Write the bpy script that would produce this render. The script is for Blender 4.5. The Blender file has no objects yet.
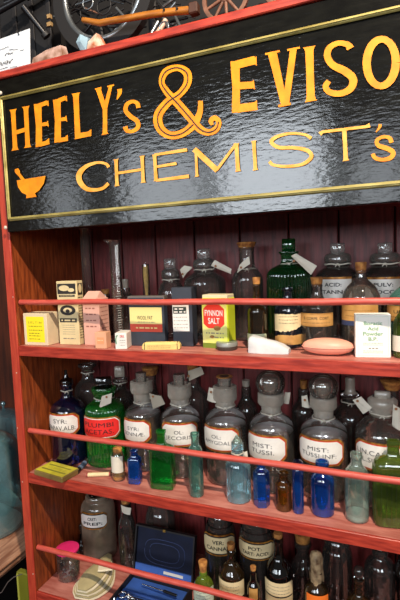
import bpy, math, random
from mathutils import Vector, Matrix
random.seed(7)
S = bpy.context.scene
COL = S.collection
PI = math.pi
# ------------------------------------------------------------------ camera
F = 453.6423
C = Vector((0.6707, -0.6781, 0.4119)); YAW, PIT, ROL = 0.3927, -0.0847, 0.0382
FWD = Vector((-math.sin(YAW)*math.cos(PIT), math.cos(YAW)*math.cos(PIT), math.sin(PIT)))
RT = Vector((math.cos(YAW), math.sin(YAW), 0)); UP = RT.cross(FWD)
cr, sr = math.cos(ROL), math.sin(ROL)
cam = bpy.data.cameras.new('camera'); co = bpy.data.objects.new('camera', cam); COL.objects.link(co)
cam.sensor_fit = 'VERTICAL'; cam.sensor_height = 36; cam.lens = F/600*36; cam.clip_start = .02
ax = RT*cr - UP*sr; ay = RT*sr + UP*cr      # image right / image up in the world
def _pose():
    # image right: U direction. u = cU + sW, w = -sU + cW
    R = RT*cr - UP*sr; Uv = RT*sr + UP*cr
    m = Matrix((R, Uv, -FWD)).transposed().to_4x4(); m.translation = C
    return m
co.matrix_world = _pose(); S.camera = co

def ray(X, Y):
    U = (X-200)/F; W = (300-Y)/F
    return FWD + (RT*cr - UP*sr)*U + (RT*sr + UP*cr)*W
def at(X, Y, y):                  # measured point on the vertical plane at depth y
    d = ray(X, Y); return C + d*((y-C.y)/d.y)
def atz(X, Y, z):                 # measured point on a level surface
    d = ray(X, Y); return C + d*((z-C.z)/d.z)
def atx(X, Y, x):
    d = ray(X, Y); return C + d*((x-C.x)/d.x)
def depth(P): return (P-C).dot(FWD)

Z1, Z1B, Z2, Z2B, Z3 = .26, .2402, 0., -.0199, -.2528
DEP = .222                        # front edge to back boards

# ------------------------------------------------------------------ materials
MATS = {}
def _new(n):
    m = bpy.data.materials.new(n); m.use_nodes = True
    nt = m.node_tree; nt.nodes.clear()
    o = nt.nodes.new('ShaderNodeOutputMaterial'); MATS[n] = m
    return m, nt, o
def lin(c):
    return tuple((v/12.92 if v <= .04045 else ((v+.055)/1.055)**2.4) for v in c)
def rgb(*c): return lin(tuple(v/255 for v in c))
def mat(n, col, rough=.5, metal=0, var=.0, scale=30, stretch=(1, 1, 1), col2=None, bump=0, bscale=None, coat=0, emit=None, spec=.5, detail=4):
    if n in MATS: return MATS[n]
    m, nt, o = _new(n); L = nt.links
    b = nt.nodes.new('ShaderNodeBsdfPrincipled'); L.new(b.outputs[0], o.inputs[0])
    b.inputs['Roughness'].default_value = rough; b.inputs['Metallic'].default_value = metal
    b.inputs['Coat Weight'].default_value = coat; b.inputs['Specular IOR Level'].default_value = spec
    tc = nt.nodes.new('ShaderNodeTexCoord'); mp = nt.nodes.new('ShaderNodeMapping'); mp.inputs['Scale'].default_value = stretch
    L.new(tc.outputs['Object'], mp.inputs[0])
    nz = nt.nodes.new('ShaderNodeTexNoise'); nz.inputs['Scale'].default_value = scale; nz.inputs['Detail'].default_value = detail
    L.new(mp.outputs[0], nz.inputs['Vector'])
    c2 = col2 or tuple(v*(1-var) for v in col)
    mr = nt.nodes.new('ShaderNodeMapRange'); mr.inputs[1].default_value = .35; mr.inputs[2].default_value = .65
    L.new(nz.outputs[0], mr.inputs[0])
    mx = nt.nodes.new('ShaderNodeMix'); mx.data_type = 'RGBA'
    mx.inputs[6].default_value = (*col, 1); mx.inputs[7].default_value = (*c2, 1)
    L.new(mr.outputs[0], mx.inputs[0]); L.new(mx.outputs[2], b.inputs['Base Color'])
    if bump:
        bp = nt.nodes.new('ShaderNodeBump'); bp.inputs['Strength'].default_value = bump; bp.inputs['Distance'].default_value = .002
        n2 = nz
        if bscale:
            n2 = nt.nodes.new('ShaderNodeTexNoise'); n2.inputs['Scale'].default_value = bscale; n2.inputs['Detail'].default_value = 3
            L.new(mp.outputs[0], n2.inputs['Vector'])
        L.new(n2.outputs[0], bp.inputs['Height']); L.new(bp.outputs[0], b.inputs['Normal'])
    if emit:
        b.inputs['Emission Color'].default_value = (*emit[0], 1); b.inputs['Emission Strength'].default_value = emit[1]
    return m
def glass(n, tint, dust=.08, dcol=(.6, .55, .5), rough=.04, spec=1.0, edge=2.2, bump=.15, bs=60, frost=0):
    """thin-walled old glass: tinted see-through wall, Fresnel gloss, a film of dust"""
    if n in MATS: return MATS[n]
    m, nt, o = _new(n); L = nt.links; N = nt.nodes.new
    tr = N('ShaderNodeBsdfTransparent'); gl = N('ShaderNodeBsdfGlossy'); df = N('ShaderNodeBsdfDiffuse')
    gl.inputs['Roughness'].default_value = rough; df.inputs[0].default_value = (*dcol, 1)
    lw = N('ShaderNodeLayerWeight'); lw.inputs[0].default_value = .5
    e = tuple(max(t, .001)**edge for t in tint)
    mx = N('ShaderNodeMix'); mx.data_type = 'RGBA'; mx.inputs[6].default_value = (*tint, 1); mx.inputs[7].default_value = (*e, 1)
    L.new(lw.outputs['Facing'], mx.inputs[0]); L.new(mx.outputs[2], tr.inputs[0])
    tc = N('ShaderNodeTexCoord'); nz = N('ShaderNodeTexNoise'); nz.inputs['Scale'].default_value = bs; nz.inputs['Detail'].default_value = 2
    L.new(tc.outputs['Object'], nz.inputs['Vector'])
    bp = N('ShaderNodeBump'); bp.inputs['Strength'].default_value = bump; bp.inputs['Distance'].default_value = .004
    L.new(nz.outputs[0], bp.inputs['Height']); L.new(bp.outputs[0], gl.inputs['Normal'])
    nd = N('ShaderNodeTexNoise'); nd.inputs['Scale'].default_value = 22; nd.inputs['Detail'].default_value = 5
    L.new(tc.outputs['Object'], nd.inputs['Vector'])
    md = N('ShaderNodeMapRange'); md.inputs[1].default_value = .3; md.inputs[2].default_value = .7
    md.inputs[3].default_value = dust*.5; md.inputs[4].default_value = dust*1.5; L.new(nd.outputs[0], md.inputs[0])
    pw = N('ShaderNodeMath'); pw.operation = 'POWER'; L.new(lw.outputs['Facing'], pw.inputs[0]); pw.inputs[1].default_value = 3
    m2 = N('ShaderNodeMath'); m2.operation = 'MULTIPLY_ADD'; m2.inputs[1].default_value = dust*2.5; L.new(pw.outputs[0], m2.inputs[0]); L.new(md.outputs[0], m2.inputs[2])
    m2.use_clamp = True
    s1 = N('ShaderNodeMixShader'); L.new(m2.outputs[0], s1.inputs[0]); L.new(tr.outputs[0], s1.inputs[1]); L.new(df.outputs[0], s1.inputs[2])
    fr = N('ShaderNodeFresnel'); fr.inputs['IOR'].default_value = 1.5
    fm = N('ShaderNodeMath'); fm.operation = 'MULTIPLY_ADD'; fm.inputs[1].default_value = spec; fm.inputs[2].default_value = .03*spec; fm.use_clamp = True
    L.new(fr.outputs[0], fm.inputs[0])
    s2 = N('ShaderNodeMixShader'); L.new(fm.outputs[0], s2.inputs[0]); L.new(s1.outputs[0], s2.inputs[1]); L.new(gl.outputs[0], s2.inputs[2])
    L.new(s2.outputs[0], o.inputs[0])
    return m

M_red = mat('red_painted_wood', rgb(184, 64, 46), .4, col2=rgb(138, 40, 30), scale=26, stretch=(1, 8, 8), bump=.25, detail=7)
M_redv = mat('red_painted_wood_upright', rgb(190, 70, 46), .45, col2=rgb(170, 54, 38), scale=26, stretch=(8, 8, 1), bump=.25, detail=7)
M_rail = mat('red_rail_paint', rgb(206, 92, 78), .4, col2=rgb(186, 72, 60), scale=40, stretch=(1, 6, 6))
M_shelf = mat('dusty_shelf_top', rgb(196, 128, 114), .55, col2=rgb(160, 88, 76), scale=14, stretch=(1.5, 7, 7), bump=.2, detail=7)
M_side = mat('stained_side_wood', rgb(158, 76, 34), .42, col2=rgb(104, 44, 18), scale=26, stretch=(6, 6, .8), bump=.2, detail=7)
M_back = mat('maroon_back_boards', rgb(124, 46, 46), .45, col2=rgb(84, 28, 29), scale=24, stretch=(7, 7, .8), bump=.3, detail=7)
M_groove = mat('board_gap', rgb(18, 8, 8), .9)
M_black = mat('gloss_black_sign', rgb(20, 20, 17), .11, col2=rgb(10, 10, 9), scale=60, bump=.2, bscale=130, stretch=(.45, 1, 1.5), coat=.0, spec=.75)
M_gold = mat('gold_leaf_paint', rgb(240, 148, 18), .4, col2=rgb(226, 128, 12), scale=60, spec=.3)
M_gold_glare = mat('gold_paint_in_glare', rgb(240, 178, 84), .4, col2=rgb(228, 150, 48), scale=60, spec=.3)  # lettering gold made paler to imitate the window glare on CHEMIST
M_gilt = mat('gilt_moulding', rgb(186, 172, 104), .35, metal=.3, col2=rgb(140, 124, 62), scale=70, stretch=(.3, 1, 1))
M_ink = mat('black_ink', rgb(22, 22, 24), .6)
M_grey = mat('faded_print', rgb(120, 116, 108), .7)
M_white = mat('white_label', rgb(232, 228, 220), .5, var=.12, scale=60)
M_lred = mat('label_red', rgb(196, 48, 28), .45)
M_lgold = mat('label_gold', rgb(196, 134, 50), .35, metal=.3, col2=rgb(120, 66, 24), scale=120)
M_scar = mat('scarlet_label', rgb(226, 44, 40), .45)
M_cream = mat('cream_label', rgb(230, 208, 160), .6, var=.18, scale=50)
M_tan = mat('tan_label', rgb(206, 158, 88), .6, col2=rgb(176, 128, 66), scale=50)
M_paper = mat('paper', rgb(222, 214, 196), .7, var=.12, scale=40)
M_string = mat('string', rgb(214, 206, 190), .8, var=.2, scale=200)
M_cork = mat('cork', rgb(196, 136, 66), .8, col2=rgb(130, 76, 34), scale=120, bump=.4)
M_dark = mat('dark_metal', rgb(22, 22, 26), .35, metal=.3, var=.4)

G_clear = glass('clear_dusty_glass', (.93, .91, .88), dust=.05, dcol=rgb(222, 210, 196), spec=1.9, edge=3)
G_dim = glass('grimy_clear_glass', (.76, .72, .69), dust=.09, dcol=rgb(170, 158, 150), spec=1.0)
G_frost = glass('ground_glass', (.8, .78, .74), dust=.34, dcol=rgb(220, 210, 192), rough=.25, spec=1.3)
G_stop = glass('stopper_glass', (.86, .84, .80), dust=.16, dcol=rgb(214, 208, 194), rough=.08, spec=2.4, bump=.4)
G_smoke = glass('smoky_glass', (.60, .56, .54), dust=.075, dcol=rgb(150, 140, 132), spec=1.3)
G_cobalt = glass('cobalt_dark_glass', (.05, .07, .26), dust=.05, dcol=rgb(50, 60, 130), spec=1.5, edge=1.4)
G_blue = glass('cobalt_glass', (.03, .20, .60), dust=.24, dcol=rgb(20, 92, 190), spec=1.5, edge=1.3)
G_green = glass('emerald_glass', (.05, .50, .13), dust=.19, dcol=rgb(18, 150, 52), spec=1.5, edge=1.5)
G_dgreen = glass('bottle_green_glass', (.05, .36, .16), dust=.14, dcol=rgb(24, 110, 50), spec=1.4, edge=1.4)
G_olive = glass('olive_glass', (.30, .42, .08), dust=.24, dcol=rgb(106, 128, 50), spec=1.3, edge=1.4)
G_lime = glass('lime_glass', (.55, .75, .15), dust=.3, dcol=rgb(150, 180, 60), spec=1.3)
G_teal = glass('teal_glass', (.50, .78, .70), dust=.2, dcol=rgb(110, 170, 156), spec=1.5, edge=2)
G_aqua = glass('aqua_glass', (.70, .88, .92), dust=.2, dcol=rgb(160, 208, 220), spec=1.6, edge=2)
G_sea = glass('seafoam_glass', (.76, .86, .80), dust=.2, dcol=rgb(180, 200, 186), spec=1.6, edge=2)
G_amber = glass('amber_glass', (.45, .24, .03), dust=.14, dcol=rgb(150, 92, 20), spec=1.4, edge=1.6)
G_brown = glass('brown_glass', (.20, .12, .06), dust=.08, dcol=rgb(110, 84, 50), spec=1.5, edge=1.4)
G_black = glass('near_black_glass', (.05, .04, .045), dust=.03, dcol=rgb(60, 50, 50), spec=1.5, edge=1.2)
G_bell = glass('pale_blue_glass', (.66, .84, .88), dust=.2, dcol=rgb(150, 206, 214), spec=2.6, edge=1.6, bs=25)

G_liq = glass('grey_liquid', (.88, .84, .80), dust=.02, dcol=rgb(150, 140, 136), spec=.3)
M_liq_sheen = glass('liquid_painted_sheen', (.6, .6, .62), dust=.8, dcol=rgb(220, 224, 232), spec=3, rough=.12)  # pale diffuse colour stands in for the reflection on the liquid's top
# ------------------------------------------------------------------ mesh builder
class MB:
    def __init__(s): s.v = []; s.f = []; s.m = []; s.mats = []; s.sm = []
    def mi(s, m):
        if m not in s.mats: s.mats.append(m)
        return s.mats.index(m)
    def add(s, vs, fs, m, smooth=False):
        k = len(s.v); s.v += [Vector(v) for v in vs]; i = s.mi(m)
        for f in fs: s.f.append([k+a for a in f]); s.m.append(i); s.sm.append(smooth)
        return s
    def box(s, lo, hi, m, rot=None, piv=None, bev=0):
        x0, y0, z0 = lo; x1, y1, z1 = hi
        b = min(bev, (x1-x0)/2.01, (y1-y0)/2.01, (z1-z0)/2.01)
        if b <= 0:
            vs = [(x0,y0,z0),(x1,y0,z0),(x1,y1,z0),(x0,y1,z0),(x0,y0,z1),(x1,y0,z1),(x1,y1,z1),(x0,y1,z1)]
            fs = [(0,3,2,1),(4,5,6,7),(0,1,5,4),(1,2,6,5),(2,3,7,6),(3,0,4,7)]
        else:
            vs = []; fs = []
            for (za, ins) in ((z0, b), (z0+b, 0), (z1-b, 0), (z1, b)):
                a0, a1, c0, c1 = x0+ins, x1-ins, y0+ins, y1-ins
                q = b if ins == 0 else b*.5
                vs += [(a0+q,c0,za),(a1-q,c0,za),(a1,c0+q,za),(a1,c1-q,za),(a1-q,c1,za),(a0+q,c1,za),(a0,c1-q,za),(a0,c0+q,za)]
            for r in range(3):
                for k in range(8): fs.append((r*8+k, r*8+(k+1)%8, r*8+8+(k+1)%8, r*8+8+k))
            fs += [tuple(range(7,-1,-1)), tuple(range(24,32))]
        vs = [Vector(v) for v in vs]
        if rot is not None:
            p = Vector(piv) if piv is not None else Vector(((x0+x1)/2,(y0+y1)/2,z0))
            vs = [p + rot @ (v-p) for v in vs]
        return s.add(vs, fs, m)
    def lathe(s, c, prof, m, seg=40, cap0=True, cap1=False, cross=None, rot=0, smooth=True, mtx=None):
        """prof: (r, z) bottom to top; cross(theta) -> radius factor"""
        vs = []; fs = []
        for r, z in prof:
            for k in range(seg):
                t = 2*PI*k/seg
                q = r*(cross(t) if cross else 1)
                p = Vector((q*math.cos(t+rot), q*math.sin(t+rot), z))
                if isinstance(cross, Aspect): p = Matrix.Rotation(rot, 3, 'Z') @ Vector((r*cross.x(t), r*cross.y(t), z))
                vs.append(p)
        n = len(prof)
        for i in range(n-1):
            for k in range(seg):
                fs.append((i*seg+k, i*seg+(k+1) % seg, (i+1)*seg+(k+1) % seg, (i+1)*seg+k))
        if cap0: fs.append(tuple(range(seg-1, -1, -1)))
        if cap1: fs.append(tuple((n-1)*seg+k for k in range(seg)))
        if mtx is not None: vs = [mtx @ v for v in vs]
        return s.add([Vector(c)+v for v in vs], fs, m, smooth)
    def tube(s, pts, r, m, seg=8, closed=False, flat=None):
        pts = [Vector(p) for p in pts]; n = len(pts); vs = []; fs = []
        up = Vector((.13, .21, .97)).normalized()
        for i, p in enumerate(pts):
            a = pts[(i-1) % n] if (closed or i > 0) else p
            b = pts[(i+1) % n] if (closed or i < n-1) else p
            t = (b-a).normalized(); u = t.cross(up)
            if u.length < .05: u = t.cross(Vector((1, 0, 0)))
            u.normalize(); w = t.cross(u)
            rr = r[i] if isinstance(r, (list, tuple)) else r
            for k in range(seg):
                q = 2*PI*k/seg; vs.append(p + u*math.cos(q)*rr + w*math.sin(q)*rr)
        for i in range(n if closed else n-1):
            j = (i+1) % n
            for k in range(seg): fs.append((i*seg+k, i*seg+(k+1) % seg, j*seg+(k+1) % seg, j*seg+k))
        if not closed: fs += [tuple(range(seg-1, -1, -1)), tuple((n-1)*seg+k for k in range(seg))]
        return s.add(vs, fs, m, True)
    def build(s, name, parent=None, origin=None):
        me = bpy.data.meshes.new(name)
        o = bpy.data.objects.new(name, me); COL.objects.link(o)
        if parent is not None:
            o.parent = parent; org = Vector(parent.get('_w', parent.location))
            if parent.get('_w') is None: org = Vector(parent.location)
            o['_w'] = list(org); off = org
        else:
            off = Vector(origin) if origin is not None else Vector((0, 0, 0)); o.location = off; o['_w'] = list(off)
        me.from_pydata([v-off for v in s.v], [], s.f)
        for m in s.mats: me.materials.append(m)
        me.polygons.foreach_set('material_index', s.m)
        me.polygons.foreach_set('use_smooth', s.sm)
        me.update()
        if any(s.sm):
            try: me.set_sharp_from_angle(angle=math.radians(50))
            except Exception: pass
        return o
class Aspect:
    """rounded rectangle / n-gon cross section, half sizes a, b for r = 1"""
    def __init__(s, a, b, p=6): s.a, s.b, s.p = a, b, p
    def _r(s, t): return (abs(math.cos(t))**s.p + abs(math.sin(t))**s.p)**(-1/s.p)
    def x(s, t): return s.a*s._r(t)*math.cos(t)
    def y(s, t): return s.b*s._r(t)*math.sin(t)
    def __call__(s, t): return 1
def ngon(n, rnd=.0):
    def f(t):
        a = (t % (2*PI/n)) - PI/n
        return math.cos(PI/n)/math.cos(a)*(1-rnd)+rnd
    return f
def ribs(n, a=.045): return lambda t: 1 + a*(abs(math.cos(n*t/2))-.5)
def chaikin(p, it=2):
    for _ in range(it):
        q = [p[0]]
        for a, b in zip(p, p[1:]):
            q += [(a[0]*.75+b[0]*.25, a[1]*.75+b[1]*.25), (a[0]*.25+b[0]*.75, a[1]*.25+b[1]*.75)]
        q.append(p[-1]); p = q
    return p

def thing(name, label, cat, loc, group=None):
    o = bpy.data.objects.new(name, None); COL.objects.link(o); o.empty_display_size = .02
    o.location = loc; o['label'] = label; o['category'] = cat
    if group: o['group'] = group
    return o
def tag(o, label, cat, group=None):
    o['label'] = label; o['category'] = cat
    if group: o['group'] = group
    return o
def struct(o): o['kind'] = 'structure'; return o

# ------------------------------------------------------------------ surfaces for print
def cyl_surf(cx, cy, r, phi0, zc):
    def f(u, v, off):
        p = phi0 + u/r
        return Vector((cx+(r+off)*math.sin(p), cy-(r+off)*math.cos(p), zc+v))
    return f
def flat_surf(o, U, V):
    o, U, V = Vector(o), Vector(U).normalized(), Vector(V).normalized(); N = U.cross(V)
    return lambda u, v, off: o + U*u + V*v + N*off
def strip(mb, sf, us, lo, hi, off, m):
    vs = []; fs = []
    for u, a, b in zip(us, lo, hi): vs += [sf(u, a, off), sf(u, b, off)]
    for i in range(len(us)-1): fs.append((2*i, 2*i+2, 2*i+3, 2*i+1))
    mb.add(vs, fs, m)
def rect(mb, sf, u0, u1, v0, v1, off, m, n=12):
    us = [u0+(u1-u0)*i/n for i in range(n+1)]; strip(mb, sf, us, [v0]*(n+1), [v1]*(n+1), off, m)
def octo(mb, sf, W, H, c, off, m, n=24):
    us = sorted(set([-W, -W+c, W-c, W] + [-W+2*W*i/n for i in range(n+1)])); hs = []
    for u in us:
        e = max(0, abs(u)-(W-c))/max(c, 1e-6); hs.append(H-(c*.8)*e**1.3 if e else H)
    strip(mb, sf, us, [-h for h in hs], hs, off, m)
def ell(mb, sf, u, v, a, b, off, m, n=20):
    us = [u+a*math.cos(PI-PI*i/n) for i in range(n+1)]
    hs = [b*math.sin(PI*i/n) for i in range(n+1)]
    strip(mb, sf, us, [v-h for h in hs], [v+h for h in hs], off, m)
_TX = {}
def glyphs(s, bold):
    k = (s, bold)
    if k not in _TX:
        cu = bpy.data.curves.new('lettering', 'FONT'); cu.body = s; cu.size = 1; cu.offset = bold; cu.resolution_u = 3
        o = bpy.data.objects.new('lettering', cu)
        me = bpy.data.meshes.new_from_object(o)
        vs = [v.co.copy() for v in me.vertices]; fs = [tuple(p.vertices) for p in me.polygons]
        x0 = min(v.x for v in vs); x1 = max(v.x for v in vs)
        _TX[k] = ([(v.x-x0, v.y) for v in vs], fs, x1-x0)
        bpy.data.objects.remove(o); bpy.data.curves.remove(cu); bpy.data.meshes.remove(me)
    return _TX[k]
def text(mb, sf, s, u, v, h, m, off, width=None, bold=.012):
    """cap height h, centred on (u, v)"""
    vs, fs, w = glyphs(s, bold); k = h/.73; kx = k if width is None else width/w
    mb.add([sf(u+(x-w/2)*kx, v+y*k-h/2, off) for x, y in vs], fs, m)
def smallprint(mb, sf, u0, u1, v, h, m, off, rnd=random):
    u = u0
    while u < u1:
        w = rnd.uniform(.5, 2.2)*h
        rect(mb, sf, u, min(u+w, u1), v-h*.22, v+h*.22, off, m, 1); u += w + h*.5

def sy_label(mb, r, X, Y, phi, zc, W, H, lines, th, border=(None, None), fld=None, ang=0, wd=None):
    """shop-round label: gold outer band, red inner band, white field, black capitals"""
    b0 = cyl_surf(X, Y, r, phi, zc)
    sf = (lambda u, v, o: b0(u, v+u*math.tan(ang), o)) if ang else b0
    g, rd = border[0] or M_lgold, border[1] or M_lred
    c = H*.5
    octo(mb, sf, W, H, c, .0004, g); octo(mb, sf, W-.0026, H-.0026, c, .0007, rd); octo(mb, sf, W-.0044, H-.0042, c*.95, .0010, fld or M_white)
    n = len(lines)
    for i, s in enumerate(lines):
        v = (n-1)/2*th*1.5 - i*th*1.5
        text(mb, sf, s, 0, v, th, M_ink, .0014, width=wd[i] if wd else None, bold=-.004)

def bearing(X, Y): return math.atan2(C.x-X, Y-C.y)

STRING_N = 0
def ring(mb, X, Y, z, r, th=.0011, m=None, knot=True, phi=None, tail=.006):
    pts = [(X+r*math.cos(2*PI*k/20), Y+r*math.sin(2*PI*k/20), z+.0008*math.sin(5*k)) for k in range(20)]
    mb.tube(pts, th, m or M_string, 6, True)
    if knot:
        p = bearing(X, Y) if phi is None else phi
        d = Vector((math.sin(p), -math.cos(p), 0)); b = Vector((X, Y, z))+d*(r+.0008); s = Vector((d.y*-1, d.x, 0))
        mb.tube([b-s*.002, b+s*.002+d*.001], th*1.6, m or M_string, 6)
        mb.tube([b, b+s*.003-Vector((0, 0, tail*.6)), b+s*.002-Vector((0, 0, tail))], th*.8, m or M_string, 5)
        mb.tube([b, b-s*.003-Vector((0, 0, tail*.4)), b-s*.0045-Vector((0, 0, tail*.7))], th*.8, m or M_string, 5)

def vessel(name, label, cat, Y, sz, cx, prof, g, group=None, seg=44, cross=None, rot=0, chk=2, stop=None, stopm=None, stopn='stopper',
           plate=None, cork=None, lab=None, ringy=None, fill=None, base=.96, open_=False, parts=None, bands=(), liquid=None):
    """prof: measured (row, half-width) pairs from lip to heel, turned about a vertical axis at depth Y, standing on sz"""
    ym = prof[len(prof)//2][0]
    X = at(cx, ym, Y).x
    def zr(py, hw, dy=0):
        px = cx
        p = at(px, py, Y); return p.z, hw*depth(Vector((X, Y, p.z)))/F
    P = [zr(*q)[::-1] for q in prof]                          # (r, z)
    P = [(r, z) for r, z in P]
    R = P[-1][0]
    P.append((R, sz+.16*R)); P.append((R*base, sz+.0005)); P.append((R*base*.6, sz+.0004))
    P = P[::-1]
    t = thing(name, label, cat, (X, Y, sz), group)
    top = P[-1]
    body = chaikin(P, chk)
    if open_ or stop is None: body = body+[(top[0]*.8, top[1]+.0003), (top[0]*.72, top[1]-.003)]
    mb = MB(); mb.lathe((X, Y, 0), body, g, seg, cross=cross, rot=rot); mb.build('body', t)
    phi = bearing(X, Y)
    if stop:
        Q = [zr(*q)[::-1] for q in stop][::-1]
        q = chaikin([(a, b) for a, b in Q], 1)
        m = MB(); m.lathe((X, Y, 0), q, stopm or g, 32, cap1=True); m.build(stopn, t)
    if plate:                                                   # flat upright finger plate on a disc
        (y0, y1, hw), pm = plate[:3], plate[3]
        z0, r0 = zr(y1, hw); z1, _ = zr(y0, hw)
        m = MB(); rm = Matrix.Rotation(plate[4] if len(plate) > 4 else phi*.7, 3, 'Z')
        m.box((X-r0, Y-r0*.38, z0), (X+r0, Y+r0*.38, z1), pm, rot=rm, piv=(X, Y, z0), bev=.0016)
        # sunk oval in the plate
        U = rm @ Vector((1, 0, 0)); N = rm @ Vector((0, -1, 0))
        sf = flat_surf(Vector((X, Y, (z0+z1)/2))+N*r0*.38, U, (0, 0, 1))
        pts = [sf(r0*.6*math.cos(a), (z1-z0)*.33*math.sin(a), .0003) for a in [2*PI*k/16 for k in range(16)]]
        m.tube(pts, .0006, pm, 5, True)
        m.build('stopper_plate' if stop else 'stopper', t)
    if cork:
        (y0, y1, h0, h1) = cork
        z0, r1 = zr(y1, h1); z1, r0 = zr(y0, h0)
        m = MB(); m.lathe((X, Y, 0), [(r1*.8, z0-.003), (r1, z0), (r0, z1-.001), (r0*.9, z1)], M_cork, 20, cap1=True); m.build('cork', t)
    if ringy:
        z, r = zr(ringy[0], ringy[1]); m = MB(); ring(m, X, Y, z, r+.0006); m.build('neck_string', t)
    for (by0, by1, hw, bm) in bands:
        z0, r = zr(by1, hw); z1, _ = zr(by0, hw)
        m = MB(); m.lathe((X, Y, 0), [(r+.0003, z0), (r+.0003, z1)], bm, 40, cap0=False); m.build('band', t)
    if lab:
        m = MB(); lx, ly, hwp, hhp = lab['at']; z, r = zr(ly, lab.get('hw', prof[-1][1])); z = at(lx, ly, Y-r*.93).z
        sc = depth(Vector((X, Y-r*.93, z)))/F
        a = math.asin(max(-.95, min(.95, (lx-cx)/lab.get('hw', prof[-1][1]))))
        lr = r+.0004
        ph = phi + a
        W = hwp*sc if not lab.get('arc') else lab['arc']*lr
        if not lab.get('arc'):
            # unroll the seen half width
            s0 = math.asin(max(-1, min(1, (lx-hwp-cx)/lab.get('hw', prof[-1][1])))); s1 = math.asin(max(-1, min(1, (lx+hwp-cx)/lab.get('hw', prof[-1][1]))))
            W = (s1-s0)/2*lr; ph = phi+(s0+s1)/2
        H = hhp*sc
        if lab['kind'] == 'sy':
            sy_label(m, lr, X, Y, ph, z, W, H, lab['lines'], H*lab.get('th', .42), fld=lab.get('fld'), border=lab.get('border', (None, None)),
                     wd=[W*q for q in lab['wd']] if 'wd' in lab else None)
        else:
            sf = cyl_surf(X, Y, lr, ph, z); lab['draw'](m, sf, W, H)
        m.build('label', t)
    if fill:
        (fy, fm) = fill; z, _ = zr(fy, 1)
        r = R*.93; m = MB(); m.lathe((X, Y, 0), [(r*.9, sz+.002), (r, sz+.005), (r, z-.001), (r*.98, z)], fm, 32, cap1=True, cross=cross, rot=rot); m.build('contents', t)
    if liquid:
        z = zr(liquid, 1)[0]-R*.1; r = R*.95; m = MB(); m.lathe((X, Y, 0), [(r*.9, sz+.002), (r, sz+.006), (r, z)], G_liq, 36, cap0=False)
        m.lathe((X, Y, 0), [(r, z), (r*.97, z-.0006), (.0004, z-.0008)], M_liq_sheen, 36, cap0=False); m.build('liquid', t)
    t['_r'] = R
    return t

def paper_tag(label, corners, Y, ring_at=None, dy=(0, 0, 0, 0), hole=None, group=None, m=None, th=.0008):
    """a swing tag: corners in order round the card, string to the neck"""
    P = [at(x, y, Y+d) for (x, y), d in zip(corners, dy)]
    c = sum(P, Vector())/4
    t = thing('paper_tag', label, 'tag', c, group)
    n = 6; vs = []
    for i in range(n+1):
        for j in range(3):
            u, v = i/n, j/2
            p = (P[0]*(1-u)+P[1]*u)*(1-v) + (P[3]*(1-u)+P[2]*u)*v
            vs.append(p + Vector((0, -.0025*math.sin(PI*u), 0)))
    fs = [(i*3+j, (i+1)*3+j, (i+1)*3+j+1, i*3+j+1) for i in range(n) for j in range(2)]
    mb = MB(); k = len(vs)
    vs2 = [v+Vector((0, th, 0)) for v in vs]
    ed = [(i*3, (i+1)*3, k+(i+1)*3, k+i*3) for i in range(n)] + [(i*3+2, k+i*3+2, k+(i+1)*3+2, (i+1)*3+2) for i in range(n)]
    mb.add(vs+vs2, fs+[tuple(k+a for a in f[::-1]) for f in fs]+ed, m or M_paper); mb.build('card', t)
    if hole:
        h = at(hole[0], hole[1], Y+dy[0]-.0035); mb = MB(); r = .0023
        mb.lathe(h, [(r, 0), (r*.95, .0006)], mat('eyelet', rgb(150, 96, 50), .5), 16, cap1=True, mtx=Matrix.Rotation(PI/2, 3, 'X'))
        mb.build('eyelet', t)
        if ring_at:
            a = at(ring_at[0], ring_at[1], Y-.002); mb = MB(); mb.tube([h, (h+a)/2-Vector((0, 0, .002)), a], .0006, M_string, 5); mb.build('string', t)
    return t

# ================================================================== SETTING
XR = 1.02
mb = MB(); mb.box((-2.2, DEP+.19, -1.3), (2.6, DEP+.23, 2.3), mat('dark_panelled_wall', rgb(104, 46, 20), .6, col2=rgb(62, 26, 12), scale=10, stretch=(6, 6, .6)))
struct(mb.build('wall_back'))
mb = MB(); mb.box((-2.2, -3.2, -1.32), (2.6, DEP+.23, -1.3), mat('dark_floor', rgb(60, 42, 32), .6, var=.3, scale=5)); struct(mb.build('floor'))
mb = MB(); mb.box((-2.22, -3.2, -1.32), (-2.2, DEP+.23, 2.3), mat('wall_plaster', rgb(92, 76, 62), .8, var=.2, scale=4)); struct(mb.build('wall_left'))

# cabinet
cab = thing('display_cabinet', 'tall red-painted open shelf cabinet with dark maroon board back', 'cabinet', (0, 0, -1.3))
zt = at(200, 38, 0).z + .0                       # cornice underside
ZC0, ZC1 = .757, .770
def part(name, f, parent=cab):
    mb = MB(); f(mb); return mb.build(name, parent)
XL = -.019
part('side_panel', lambda m: m.box((XL+.0005, .0015, -1.29), (-.0003, DEP+.012, ZC0-.002), M_side))
part('side_panel', lambda m: m.box((XR, .0015, -1.29), (XR+.019, DEP+.012, ZC0-.002), M_side))
part('stile', lambda m: m.box((XL, -.003, -1.3), (0, .0012, ZC0-.002), M_redv, bev=.001))
part('stile', lambda m: m.box((XR, -.003, -1.3), (XR+.019, .0012, ZC0-.002), M_redv, bev=.001))
def shelf(zt_, zb):
    def f(m):
        m.box((.0004, .004, zb+.001), (XR-.0004, DEP, zt_), M_shelf)
        m.box((.0004, -.001, zb), (XR-.0004, .004, zt_), M_red, bev=.0009)
    part('shelf', f)
shelf(Z1, Z1B); shelf(Z2, Z2B); shelf(Z3, Z3-.0199); shelf(-.53, -.55); shelf(-.83, -.85)
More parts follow.
